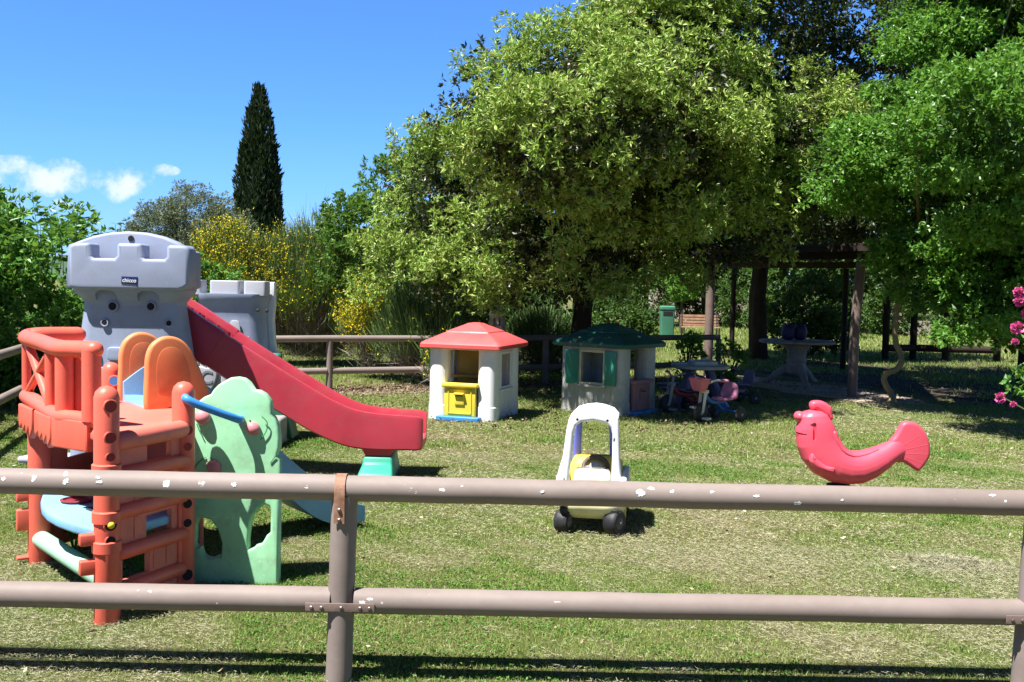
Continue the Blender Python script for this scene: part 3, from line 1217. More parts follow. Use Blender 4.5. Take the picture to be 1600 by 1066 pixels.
s.build('grill_plate', black, tb, world=True)
s = B()
s.lathe([(.075, 0), (.085, .012), (.07, .016), (.065, .006)], (-2.30, 5.25, .416), 20)
s.build('hob_ring', plastic('dark_red_plastic', (.25, .02, .03), .4), tb, world=True)
s = B()
s.ell(Pg1 + Vector((-.045, .12, .43)), (.05, .045, .035))
s.build('knob', yel, tb, world=True)
s = B()
s.tube([Pg0 + Vector((.02, -.03, .14)), Pg1 + Vector((-.04, .06, .185))], .047, n=20, cap='round')
s.build('threshold_bar', mint2, gym, world=True, sharp=50)
s = B()
bx0 = Pg2 + Vector((-.32, .25, 0))
s.box(bx0 + UP * .36, (.3, .2, .06))
s.build('storage_shelf', plastic('deep_green_plastic', (.02, .16, .06), .4), gym, world=True, bevel=.01)
s = B()
s.box(bx0 + UP * .43, (.3, .2, .07))
s.build('storage_shelf', blue, gym, world=True, bevel=.01)

# tree panel
TL, TR = gnd(296, 921), gnd(438, 913)
TL.y = TR.y = 5.27
Mt = frame_to(at(368, 750, 5.27), cr, cu)


def tp(px, py):
    p = at(px, py, 5.27) - at(368, 750, 5.27)
    return (p.dot(cr), p.dot(cu))


def tps(l):
    return [tp(*p) for p in l]


out = [(352, 595), (342, 601), (335, 608), (330, 616), (320, 620), (311, 627), (305, 638), (303, 650), (306, 661), (297, 673), (292, 688), (292, 703), (296, 718), (306, 733),
       (298, 746), (294, 765), (297, 785), (303, 797), (303, 800), (303, 914), (439, 910), (439, 718), (433, 712), (438, 698), (438, 684), (436, 667), (430, 653), (424, 646), (425, 636), (423, 626), (414, 615), (405, 610), (397, 609), (389, 597), (381, 591), (371, 589), (361, 590)]
h1 = [(321, 807), (333, 810), (345, 826), (351, 846), (350, 868), (343, 866), (335, 870), (328, 869), (322, 865), (319, 858), (318, 852), (312, 853), (308, 848), (309, 820), (313, 809)]
h2 = [(417, 787), (423, 789), (426, 797), (426, 829), (420, 834), (417, 840), (413, 846), (405, 848), (400, 853), (392, 856), (391, 842), (394, 816), (399, 802), (408, 792)]
s = B()
s.slab(tps(out), .075, Mt, [tps(h1), tps(h2)], .014, 3)
tree = s.build('tree_panel', mint, gym, world=True, sharp=50)
lineg = plastic('moulded_line_green', (.10, .33, .13), .5)
for ln in ([(311, 661), (315, 672), (319, 680)], [(412, 650), (420, 659), (419, 672), (410, 686)], [(306, 733), (313, 722), (325, 713)], [(425, 722), (433, 711)], [(350, 806), (365, 809), (385, 803)]):
    ln = smooth_pts(ln, 4)
    s = B()
    s.tube([at(px, py, 5.27) - fwd * .037 for px, py in ln], .0032, n=6)
    s.build('moulded_line', lineg, tree, world=True)
for px, py, rx, rz in ((398, 669, .041, .036), (338, 728, .042, .038), (320, 651, .043, .040)):
    c = at(px, py, 5.27) - fwd * .035
    s = B()
    s.ell(c, (rx, .035, rz), rot=Matrix.Rotation(.5, 3, 'Y'))
    ap = s.build('apple', pink, tree, world=True)
    s = B()
    s.tube([c + Vector((-.01, 0, rz * .9)), c + Vector((-.016, -.01, rz * 1.35))], .004, n=6)
    s.build('apple_stalk', lineg, ap, world=True)
# grab bar from the post to the tree
s = B()
s.tube(smooth_pts([Pg2 + UP * 1.005 + f1 * .03, at(291, 623, 5.02), at(306, 631, 5.03), at(335, 642, 5.08), at(360, 651, 5.13), at(374, 656, 5.18), at(376, 655, 5.25)], 4), [.021] * 25, n=14, cap='round')
s.build('grab_bar', blue, gym, world=True, sharp=50)

# slide with its two arched cheeks
sd = Vector((.79, .62, 0)).normalized()
sp_ = Vector((-sd.y, sd.x, 0))
S2 = Vector((-2.05, 5.62, 0))
W_ = .42
mid0 = S2 + sp_ * W_ / 2
prof = smooth_pts([(-.02, .885), (.12, .87), (.3, .79), (.55, .59), (.85, .30), (1.06, .13), (1.22, .075), (1.40, .07)], 5)
rings = []
t_ = .022
for (d, z) in prof:
    hw = W_ / 2 - .012
    wall = .22 if d > .12 else .12 + d * .8
    if d > 1.0:
        wall = .22 - (d - 1.0) * .35
    cs = [(-hw - t_, -t_), (hw + t_, -t_), (hw + t_, wall), (hw - .004, wall), (hw - .02, .03), (hw - .05, 0), (-hw + .05, 0), (-hw + .02, .03), (-hw + .004, wall), (-hw - t_, wall)]
    rings.append([mid0 + sd * d + sp_ * a_ + UP * (z + b2) for a_, b2 in cs])
s = B()
s.rings(rings)
s.build('slide', pblue, gym, world=True, sharp=30)
for off in (0, W_):
    o_ = S2 + sp_ * (off + (-.03 if off == 0 else .03))
    M_ = frame_to(o_ + UP * .87, sd, UP)
    oc = [(-.03, -.02), (-.035, .2), (-.03, .30), (-.005, .365), (.045, .405), (.105, .415), (.165, .395), (.215, .345), (.26, .26), (.31, .14), (.35, .04), (.345, .0), (.3, -.02), (.2, .03), (.09, .0)]
    s = B()
    s.slab(closed_smooth(oc, 3), .055, M_, (), .018, 3)
    ck = s.build('slide_cheek', orange, gym, world=True, sharp=60)
    s = B()
    oi = [(.03, .1), (.02, .25), (.05, .335), (.11, .355), (.165, .325), (.205, .24), (.215, .13), (.16, .08), (.09, .07)]
    s.slab(closed_smooth(oi, 4), .06, M_, (), .004, 1)
    s.build('inset_panel', orange_in, ck, world=True)

# ================================================================== CASTLE with the red slide
grey = plastic('castle_grey', (0.29, 0.335, 0.46), .45, .08, .18)
grey_l = plastic('castle_pale', (0.46, 0.47, 0.52), .45, .06, .15)
slred = plastic('slide_red', (0.47, 0.040, 0.066), .33, .15, .22)
slred2 = plastic('bright_red_plastic', (0.60, 0.035, 0.045), .4, .1, .25)
teal = plastic('teal_plastic', (0.03, 0.36, 0.24), .4, .12, .3)
dgreen = plastic('dark_green_plastic', (0.012, 0.12, 0.07), .45, .15, .3)
lav = plastic('lavender_plastic', (0.50, 0.52, 0.72), .4, .08, .2)
navy = simple('badge_navy', (.015, .03, .13), .4, .1, 5, 0)
white_l = simple('badge_white', (.85, .85, .85), .4, .03, 5, 0)

YT = 7.8
tc0 = at(206, 600, YT)
castle = thing('castle_playset', 'grey toy castle with two battlement towers and a long dark red slide', 'playset', (tc0.x, YT + .2, 0))
xc = at(201, 500, YT).x
px2 = YT / F


def tower(xc, yfront, levels, mat, name='tower'):
    """levels: (z, half width, front offset, depth)"""
    s = B()
    rings = []
    for z, hw, fo, dp in levels:
        o_ = rrect(hw * 2, dp, min(.14, dp * .42), 6)
        # gently bowed front
        rings.append([Vector((xc + x, yfront - fo + dp / 2 + y - .05 * (1 - (x / hw) ** 2) * (1 if y < 0 else 0), z)) for x, y in o_])
    s.rings(rings)
    return s.build(name, mat, castle, world=True, sharp=45)


zt = lambda y, x=206, Y=YT: at(x, y, Y).z
hw1 = 99 * px2
tw = tower(xc, YT, [(0, .52, 0, .42), (.12, .52, 0, .42), (.16, .51, 0, .40), (.5, .50, 0, .40), (zt(531), 85 * px2, 0, .34), (zt(480), 78 * px2, 0, .32), (zt(472), 78.5 * px2, .0, .32), (zt(466), 83 * px2, .025, .36), (zt(459), 89 * px2, .052, .40), (zt(453), 92 * px2, .068, .42), (zt(449), 92 * px2, .068, .42)], grey)
YH = YT - .125
oc = [(107, 445), (111, 451), (126, 453), (278, 455), (288, 452), (295, 446), (295, 390), (290, 384), (264, 383), (260, 386), (260, 401), (256, 405), (225, 404.5), (221, 401), (221, 384), (218, 380.5), (185, 380), (182, 383), (182, 399), (178, 403.5), (145, 403), (141, 399), (141, 383), (138, 379), (113, 380), (107, 386)]
s = B()
s.slab([(at(px, py, YH).x, at(px, py, YH).z) for px, py in oc], .2, frame_to((0, YH + .1, 0), (1, 0, 0), UP), (), .03, 4)
s.build('battlement', grey, tw, world=True, sharp=60)
for xs_, sg in ((at(107, 430, YH).x + .035, 1), (at(295, 430, YH).x - .035, -1)):
    s = B()
    s.box((xs_, YH + .24, (zt(450) + zt(390)) / 2), (.07, .16, zt(390) - zt(450)))
    s.build('side_wall', grey, tw, world=True, bevel=.025)
s = B()
oc = [(107, 450), (110, 400), (112, 383), (130, 376), (150, 369), (175, 364), (204, 362), (232, 364), (258, 370), (280, 379), (295, 389), (297, 400), (298, 450)]
yb = YT + .16
oc = [(at(px, py, yb).x, at(px, py, yb).z) for px, py in oc]
s.slab(oc[::-1], .12, frame_to((0, yb, 0), (1, 0, 0), UP), (), .025, 3)
bk = s.build('arched_board', grey, tw, world=True, sharp=50)
s = B()
c = at(205, 373, yb - .062)
s.lathe([(.024, 0), (.024, .004)], c, 16, (0, -1, 0))
s.build('bolt_hole', dark, bk, world=True)
ring_m = plastic('grey_ring', (.22, .23, .28), .5)
for px, py, r in ((180, 478.5, .036), (239, 479, .034), (167, 504, .026), (266, 505, .026)):
    bow = .05 * (1 - ((px - 206) / 83) ** 2)
    c = Vector((at(px, py, YT).x, YT - bow - .002, at(px, py, YT).z))
    s = B()
    s.torus(c, r, .007, (0, -1, .05), 20, 6)
    o = s.build('bolt_ring', grey, tw, world=True)
    s = B()
    s.lathe([(r, 0), (r, .003)], c, 18, (0, -1, 0))
    s.lathe([(r * .45, 0), (r * .45, .007)], c, 10, (0, -1, 0))
    s.build('bolt_hole', dark, o, world=True)
for px in (171, 236):
    cb = B()
    x0 = at(px, 466, YT).x - castle.location.x
    oa = [(-.085, 0), (-.085, .075), (-.07, .1), (-.045, .112), (.045, .112), (.07, .1), (.085, .075), (.085, 0)]
    cb.rings([[Vector((x0 + x * k, y - castle.location.y, zt(477) + .0 + z)) for x, z in oa] for y, k in ((YT - .3, 1), (YT - .028 - .05 * (1 - ((px - 206) / 83) ** 2) + .04, 1))])
    boolean(tw, cb)
# badge
bd = at(202.5, 438.5, YH - .002)
Mb = frame_to(bd, (1, 0, -.02), (0, 0, 1))
s = B()
s.slab([(-.063, -.026), (.045, -.03), (.066, -.042), (.06, -.02), (.063, .03), (-.06, .03)], .006, Mb, (), .001)
badge = s.build('badge', navy, tw, world=True)
s = B()
s.text('chicco', .042, Mb @ Matrix.Translation((0, 0, .004)), .001)
s.build('badge_lettering', white_l, badge, world=True)
# moulded stones low on the tower front
s = B()
for x, z, w_ in ((-.28, 1.0, .16), (-.06, 1.02, .2), (.2, 1.0, .16), (-.2, .86, .18), (.06, .86, .2), (.3, .86, .14)):
    s.slab(rrect(w_ * .9, .11, .035), .03, frame_to((xc + x, YT - .045 + .05 * (x / .6) ** 2, z), (1, 0, 0), UP), (), .01)
s.build('moulded_stone', grey, tw, world=True)

# rear tower
YR = 9.9
xr = at(360, 500, YR).x
pr = YR / F
zr = lambda y, x=360: at(x, y, YR).z
tr2 = tower(xr, YR, [(0, .50, 0, .40), (.16, .50, 0, .40), (.18, .47, 0, .38), (zr(560), 56 * pr, 0, .36), (zr(500), 51 * pr, 0, .36), (zr(480), 52 * pr, 0, .36), (zr(472), 54 * pr, .03, .40), (zr(464), 57 * pr, .05, .44), (zr(459), 57 * pr, .05, .44)], grey)
for a_, b2 in ((302, 317), (329, 376), (382, 417)):
    xa, xb = at(a_, 445, YR).x, at(b2, 445, YR).x
    s = B()
    o_ = rrect(xb - xa, .2, .03, 4)
    s.rings([[Vector(((xa + xb) / 2 + x * k, YR + .06 + y * k, z)) for x, y in o_] for z, k in ((zr(461), 1), (zr(440.5), 1), (zr(439), .985), (zr(438.5), .94))])
    s.build('merlon', grey_l, tr2, world=True, sharp=50)
# its back board stands out to the right
s = B()
oc = [(410, 441), (431, 441), (431, 470), (429, 500), (431, 535), (436, 556), (436, 680), (405, 680), (405, 460)]
Yb = YR + .25
s.slab([(at(a_, b2, Yb).x, max(.0, at(a_, b2, Yb).z)) for a_, b2 in oc][::-1], .1, frame_to((0, Yb, 0), (1, 0, 0), UP), (), .02)
s.build('back_board', plastic('castle_sunlit_white', (.74, .75, .78), .45, .05, .15), tr2, world=True, sharp=50)  # whitened in colour so the board reads as sunlit
for px, py in ((403, 485), (417, 486)):
    s = B()
    s.lathe([(.018, 0), (.018, .03), (.01, .04)], at(px, py, YR - .02), 10, (.3, -1, 0))
    s.build('bolt', black, tr2, world=True)
s = B()
c = at(367, 513, YR - .055)
s.slab(closed_smooth([(-.048, -.07), (-.05, .03), (-.03, .075), (.03, .075), (.05, .03), (.048, -.07)], 4), .012, frame_to(c, (1, 0, 0), UP), (), .003)
s.build('arrow_slit', grey_l, tr2, world=True, sharp=50)  # pale inset stands for a lit surface seen through the opening
# gate with planks and a shield
Yg = 9.35
s = B()
for i in range(9):
    px = 296 + i * 11
    s.slab(rrect(9.6 * Yg / F, .62, .01, 2), .05, frame_to((at(px, 600, Yg).x, Yg, .78), (1, 0, 0), UP), (), .008)
gt = s.build('plank_gate', grey_l, castle, world=True)
s = B()
c = at(324, 592, Yg - .035)
s.slab(closed_smooth([(-.085, .11), (0, .10), (.085, .11), (.08, -.02), (0, -.14), (-.08, -.02)], 4), .03, frame_to(c, (1, 0, 0), UP), (), .008)
sh = s.build('shield', grey_l, gt, world=True)
s = B()
s.text('C', .17, frame_to(c + Vector((0, -.018, .01)), (1, 0, 0), UP), .003)
s.build('shield_letter', ring_m, sh, world=True)
# green foot panel and base at the right
s = B()
Yf = 10.05
oc = [(424, 556), (436, 556), (462, 682), (440, 684), (431, 640)]
s.slab([(at(a_, b2, Yf).x, max(0, at(a_, b2, Yf).z)) for a_, b2 in oc][::-1], .3, frame_to((0, Yf, 0), (1, 0, 0), UP), (), .02)
s.build('foot_panel', dgreen, castle, world=True)
s = B()
s.lathe([(.05, 0), (.06, .03), (.05, .05)], at(430, 560, Yf - .1), 14)
s.build('foot_cap', teal, castle, world=True)
s = B()
s.box((xr + .2, YR - .0, .14), (.75, .5, .28))
s.build('base_block', plastic('base_grey', (.30, .28, .27), .55, .1, .4), castle, world=True, bevel=.03)
# feet that show at the left of the gym
s = B()
f0 = gnd(47, 684)
s.ell(f0 + Vector((.06, 0, .08)), (.09, .12, .09))
s.tube([f0 + Vector((.06, 0, .08)), Vector((xc - .3, 9.3, .1))], .08, n=12)
s.build('rear_foot', plastic('pale_grey_plastic', (.55, .60, .60), .45), castle, world=True, sharp=60)
s = B()
f0 = gnd(50, 727)
s.slab(closed_smooth([(-.11, -.04), (-.05, -.09), (.6, -.12), (.75, .0), (.6, .2), (.0, .12)], 4), .06, Matrix.Translation(f0 + Vector((0, .08, .045))), (), .025)
s.build('slide_lip', lav, castle, world=True, sharp=60)

# red slide
YS = 8.15
tops = [(228, 452), (262, 466), (288, 480), (318, 500), (350, 521), (385, 544), (420, 566), (450, 585), (480, 603), (508, 620), (530, 631), (552, 640), (575, 645), (600, 648), (630, 650), (648, 651.5)]
tops = smooth_pts(tops, 3)
SW = .44


def slide_rings(pts, grow=0.0):
    rings = []
    n = len(pts)
    for i, (px, py) in enumerate(pts):
        p = at(px, py, YS)
        q0, q1 = at(*pts[max(i - 1, 0)], YS), at(*pts[min(i + 1, n - 1)], YS)
        t = (q1 - q0)
        t.y = 0
        t = t.normalized()
        if px > 625:
            t = Vector((1, 0, 0))
        nv = Vector((-t.z, 0, t.x))            # up across the slide
        H = .30 if px < 560 else .30 - .03 * min(1, (px - 560) / 80)
        g = grow
        cs = [(0 - g, -H - g), (.05, -H - .02 - g), (SW - .05, -H - .02 - g), (SW + g, -H - g), (SW + .015 + g, -.03), (SW + .01, g), (SW - .045, g), (SW - .06, -.04), (SW - .075, -H + .08), (SW - .12, -H + .05), (.12, -H + .05), (.075, -H + .08), (.06, -.04), (.045, g), (-.01, g), (-.015 - g, -.03)]
        rings.append([p + Vector((0, 1, 0)) * a_ + nv * b2 for a_, b2 in cs])
    return rings


s = B()
rg = slide_rings(tops)
cen = sum(rg[-1], Vector()) / len(rg[-1])
last = rg[-1]
for dx, k in ((.025, .985), (.05, .94), (.065, .86)):
    rg.append([Vector((p.x + dx, cen.y + (p.y - cen.y) * (.5 + k / 2), cen.z + (p.z - cen.z) * k)) for p in last])
s.rings(rg)
sl = s.build('slide', slred, castle, world=True, sharp=40)
i0 = min(range(len(tops)), key=lambda i: abs(tops[i][0] - 352))
s = B()
s.rings(slide_rings(tops[max(0, i0 - 22):i0 + 1], .010))
s.build('upper_section', slred, sl, world=True, sharp=40)
s = B()
yb0, yt = at(588, 714, YS).z, at(588, 690, YS).z
s.rings([[Vector((at(px, 700, YS).x, YS + .03 + a_, z)) for px, a_ in ((xa, 0), (xb, 0), (xb, .38), (xa, .38))] for z, xa, xb in ((yb0, 570, 609), (yb0 + .02, 568, 611), (yt, 556, 620), (yt + .05, 556, 620))])
s.build('slide_bracket', slred2, castle, world=True, bevel=.012)
z0 = yb0
s = B()
s.rings([[Vector((at(px, 730, YS).x, YS + a_, z)) for px, a_ in ((xa, y0), (xb, y0), (xb, .42), (xa, .42))] for z, xa, xb, y0 in ((0, 561, 617, -.14), (.06, 562, 616, -.12), (z0 - .06, 566, 613, .0), (z0, 567, 612, .02))])
s.build('slide_stand', teal, castle, world=True, bevel=.02)

# ================================================================== PLAYHOUSES
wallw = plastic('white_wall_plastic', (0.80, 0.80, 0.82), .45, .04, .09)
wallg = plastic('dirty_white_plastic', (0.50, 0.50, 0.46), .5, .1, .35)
roofr = plastic('red_roof_plastic', (0.68, 0.10, 0.10), .42, .12, .22)
roofg = plastic('green_roof_plastic', (0.010, 0.10, 0.075), .4, .15, .4)
doory = plastic('yellow_door_plastic', (0.80, 0.62, 0.06), .4, .08, .2)
doorp = plastic('dusty_pink_plastic', (0.42, 0.20, 0.20), .45, .1, .3)
shut = plastic('shutter_green_plastic', (0.04, 0.28, 0.20), .42, .1, .3)
ochre = plastic('ochre_plastic', (0.52, 0.34, 0.07), .45, .1, .3)
cream = plastic('cream_plastic', (0.68, 0.62, 0.42), .45, .1, .25)


def playhouse(label, loc, rotz, wall, roof, door, trim, step, shutters=None, backdoor=None):
    W, D, H, C = .86, .98, .875, .235
    t = thing('playhouse', label, 'playhouse', loc, rotz, None)

    def loc_slab(mat, name, outline, th, M_, holes=(), bev=.006, parent=None, seg=2):
        s = B()
        s.slab(outline, th, M_, holes, bev, seg)
        return s.build(name, mat, parent or t, sharp=50)
    # corner columns with a wider plinth
    for sx in (-1, 1):
        for sy in (-1, 1):
            cx, cy = sx * (W / 2 - C / 2), sy * (D / 2 - C / 2)
            s = B()
            rr = [[Vector((cx + x * k, cy + y * k, z)) for x, y in rrect(C, C, .085, 6)] for z, k in ((0, 1.07), (.165, 1.06), (.18, 1.0), (H, .985))]
            s.rings(rr)
            s.build('corner_column', wall, t, sharp=22)
    # side walls, each with a window
    for sx in (-1, 1):
        M_ = frame_to((sx * (W / 2 - .05), 0, 0), (0, sx, 0), (0, 0, 1))
        win = [(-.17, .40), (.17, .40), (.17, .79), (-.17, .79)]
        wl = loc_slab(wall, 'wall', [(-.30, 0), (.30, 0), (.30, H), (-.30, H)], .04, M_, [win])
        fr = loc_slab(cream if shutters else wall, 'window_frame', [(-.205, .365), (.205, .365), (.205, .825), (-.205, .825)], .055, M_, [win], parent=wl)
        s = B()
        s.box(M_ @ Vector((0, .355, .03)), (.05, .46, .03))
        s.build('sill', wall, fr, bevel=.006)
        for k in range(5):
            s = B()
            s.box(M_ @ Vector((-.2 + .1 * k, .2, .0205)), (.006, .006, .26))
            s.build('plank_groove', wall, wl)
        if shutters:
            for e in (-1, 1):
                ang = rad(62 if e < 0 else 80)
                # shutter folded out beside the opening
                hx = .205 * e
                Ms = frame_to(M_ @ Vector((hx, .6, .035)), M_.to_3x3() @ Vector((e * math.cos(rad(12 if e * sx < 0 else 70)), 0, math.sin(rad(12 if e * sx < 0 else 70)))), (0, 0, 1))
                s = B()
                s.slab([(0, -.22), (.2, -.22), (.2, .22), (0, .22)] if e > 0 or True else [], .025, Ms, (), .008)
                sh_ = s.build('shutter', shutters, wl, sharp=50)
                s = B()
                s.slab(rrect(.12, .3, .02, 3, .1, 0), .032, Ms, (), .004)
                s.build('shutter_panel', shutters, sh_, sharp=50)
    # front wall strips either side of the door, lintel
    M_ = frame_to((0, -D / 2 + .05, 0), (1, 0, 0), (0, 0, 1))
    do = [(-.215, .0), (.215, .0), (.215, H - .02), (-.215, H - .02)]
    s = B()
    s.slab([(-.26, .0), (-.215, .0), (-.215, H - .03), (.215, H - .03), (.215, 0), (.26, 0), (.26, H), (-.26, H)], .05, M_, (), .006)
    s.build('door_frame', cream if shutters else wall, t, sharp=50)
    # back wall
    M2 = frame_to((0, D / 2 - .05, 0), (-1, 0, 0), (0, 0, 1))
    bw = loc_slab(wall, 'wall', [(-.3, 0), (.3, 0), (.3, H), (-.3, H)], .04, M2)
    if backdoor:
        s = B()
        s.box((-.15, D / 2 - .25, .60), (.36, .03, .5))
        bd_ = s.build('back_shutter', backdoor, bw, bevel=.008)
        s = B()
        s.box((-.17, D / 2 - .30, .475), (.42, .12, .035))
        s.build('shelf', backdoor, bd_, bevel=.01)
    # half door with ledge, panel and letter slot
    s = B()
    s.slab([(-.20, .055), (.20, .055), (.20, .40), (-.20, .40)], .05, frame_to((0, -D / 2 - .005, 0), (1, 0, 0), (0, 0, 1)), (), .01)
    dr = s.build('half_door', door, t, sharp=50)
    s = B()
    s.box((0, -D / 2 - .01, .425), (.46, .11, .05))
    s.build('ledge', door, dr, bevel=.015)
    s = B()
    for z, h, w_, x in ((.09, .012, .3, 0), (.37, .012, .3, 0)):
        s.box((x, -D / 2 - .033, z), (w_, .012, h))
    for x in (-.145, .145):
        s.box((x, -D / 2 - .033, .23), (.012, .012, .292))
    s.build('panel_moulding', door, dr, weld=False)
    s = B()
    s.box((0, -D / 2 - .038, .255), (.12, .02, .12))
    pm = s.build('letter_box', door, dr, bevel=.004)
    s = B()
    s.box((0, -D / 2 - .055, .325), (.125, .055, .024))
    s.build('letter_flap', door, pm, bevel=.008)
    s = B()
    s.box((0, -D / 2 - .051, .302), (.085, .012, .012))
    s.build('letter_slot', dark, pm)
    s = B()
    s.box((.0, -D / 2 - .03, .028), (.54, .18, .056))
    s.build('doorstep', step, t, bevel=.01)
    # hipped roof in two tiers
    s = B()
    ov = .085
    w2, d2 = W + 2 * ov, D + 2 * ov

    def ring(kx, ky, z, r=.04):
        return [Vector((x, y, z)) for x, y in rrect(w2 * kx, d2 * ky, r * kx, 3)]
    s.rings([ring(.97, .97, H - .015), ring(1, 1, H - .005), ring(1, 1, H + .035), ring(.97, .97, H + .055), ring(.58, .58, H + .165), ring(.545, .545, H + .17), ring(.53, .53, H + .185), ring(.20, .20, H + .265), ring(.15, .15, H + .28), ring(.06, .06, H + .288)])
    rf = s.build('roof', roof, t, sharp=24)
    for k in range(4):
        a = k * PI / 2
    return t


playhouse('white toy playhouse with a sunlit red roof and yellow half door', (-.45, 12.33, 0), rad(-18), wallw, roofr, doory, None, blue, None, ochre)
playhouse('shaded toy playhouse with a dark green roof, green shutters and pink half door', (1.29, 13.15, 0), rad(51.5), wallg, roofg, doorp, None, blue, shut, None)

# stone chimney pot lantern behind the red house
stone = simple('weathered_stone', (.34, .30, .25), .9, .3, 14, .5, .01)
stonel = simple('pale_stone', (.52, .49, .43), .9, .25, 14, .5, .01)
cpn = at(777, 505, 14.6)
t = thing('stone_lantern', 'domed stone chimney pot standing behind the red roof of the playhouse', 'ornament', (cpn.x, 14.6, 0))
s = B()
s.lathe([(.16, 0), (.16, .1), (.1, .12), (.09, .9), (.13, .95), (.13, .98)], (0, 0, 0), 20)
s.build('pedestal', stone, t, sharp=40)
s = B()
s.lathe([(.115, .98), (.115, 1.04)], (0, 0, 0), 20)
for k in range(8):
    a = 2 * PI * k / 8
    s.box((.098 * math.cos(a), .098 * math.sin(a), 1.1), (.035, .04, .13), Matrix.Rotation(a, 3, 'Z'))
s.lathe([(.115, 1.155), (.115, 1.2)], (0, 0, 0), 20)
s.lathe([(.06, 1.03), (.06, 1.17)], (0, 0, 0), 12)
s.build('lantern_room', stone, t, sharp=40, weld=False)
s = B()
s.lathe([(.125, 1.195), (.13, 1.215), (.12, 1.235), (.1, 1.26), (.065, 1.285), (.025, 1.295), (.02, 1.31), (.028, 1.33), (.012, 1.35)], (0, 0, 0), 24)
s.build('dome', stonel, t, sharp=50)

# ================================================================== RIDE-ON CAR
cpos = gnd(921, 836)
car = thing('toy_car', 'pale yellow and white ride-on toy car with open roof frame on the lawn', 'toy car', (cpos.x, cpos.y - .02, 0), rad(-8.5))
carw = plastic('car_white_plastic', (.80, .82, .86), .38, .04, .14)
carb = plastic('car_blue_plastic', (.17, .19, .72), .4, .08, .1)
cary = plastic('car_yellow_plastic', (.78, .62, .10), .4, .08, .22)
carp = plastic('car_pale_yellow_plastic', (.82, .77, .46), .42, .06, .18)
tyre = plastic('tyre_black', (.018, .018, .022), .5, .2, .3, dirtc=(.16, .14, .11))
s = B()
rr = []
for z, w_, y0, y1, r in ((.10, .36, .06, .72, .1), (.13, .41, .02, .76, .12), (.17, .445, -.01, .79, .14), (.195, .45, -.015, .80, .14), (.215, .445, -.01, .80, .14), (.235, .42, .01, .79, .13)):
    rr.append([Vector((x, (y0 + y1) / 2 + y, z)) for x, y in rrect(w_, y1 - y0, r, 7)])
s.rings(rr)
s.build('chassis', carp, car, sharp=50)
s = B()
for sx in (-1, 1):
    rr = []
    for z, k in ((.05, .8), (.12, 1), (.2, 1)):
        rr.append([Vector((sx * .195 + x, .36 + y, z)) for x, y in rrect(.05, .22 * k, .02, 3)])
    s.rings(rr)
s.build('side_skirt', cary, car)
for sx in (-1, 1):
    s = B()
    s.slab(closed_smooth([(-.0, .21), (-.02, .33), (.02, .385), (.12, .37), (.2, .31), (.42, .30), (.5, .345), (.62, .36), (.72, .33), (.76, .21)], 3), .05, frame_to((sx * .205, 0, 0), (0, 1, 0), UP), (), .018)
    s.build('side_panel', carw, car, sharp=50)
s = B()
s.rings([[Vector((x, .1 + y, z)) for x, y in rrect(w_, d_, .04, 5)] for z, w_, d_ in ((.21, .25, .1), (.36, .25, .085), (.405, .235, .075), (.425, .20, .05))])
s.rings([[Vector((x, .24 + y, z)) for x, y in rrect(.28, .26, .06, 5)] for z in (.2, .245)])
s.build('seat', plastic('car_cream_plastic', (.82, .80, .66), .42, .04, .12), car, sharp=50)
s = B()
rr = []
for z, w_, y0, y1 in ((.21, .38, .46, .78), (.30, .38, .46, .76), (.38, .36, .48, .72), (.42, .32, .51, .67), (.432, .26, .54, .64)):
    rr.append([Vector((x, (y0 + y1) / 2 + y, z)) for x, y in rrect(w_, y1 - y0, .06, 6)])
s.rings(rr)
ds = s.build('dashboard', cary, car, sharp=50)
s = B()
ax = Vector((0, -.75, .66))
s.torus((0, .43, .375), .082, .017, ax, 28, 10)
sw = s.build('steering_wheel', plastic('wheel_brown', (.10, .07, .05), .5, .2, .2), car)
s = B()
s.lathe([(.0, -.02), (.04, -.015), (.045, .005), (.03, .02), (.0, .025)], (0, .43, .375), 18, ax)
s.box((0, .43, .375), (.15, .03, .012))
s.build('wheel_hub', plastic('hub_grey', (.45, .45, .47), .4), sw)
for (x, y, r, yaw) in ((-.175, .05, .078, -.35), (.155, .05, .085, -.5), (-.18, .66, .08, 0), (.18, .66, .08, 0)):
    a = Vector((math.cos(yaw), math.sin(yaw), 0))
    s = B()
    s.lathe([(r * .55, -.042), (r * .85, -.045), (r * .97, -.034), (r, -.015), (r, .015), (r * .97, .034), (r * .85, .045), (r * .55, .042)], (x, y, r), 28, a)
    wh = s.build('wheel', tyre, car, sharp=50)
    for e in (-1, 1):
        s = B()
        s.lathe([(r * .5, 0), (r * .42, .006), (.012, .01), (.010, .016)], Vector((x, y, r)) + a * e * .040, 18, a * e)
        s.build('hub_cap', plastic('wheel_grey', (.12, .12, .13), .5), wh, sharp=50)
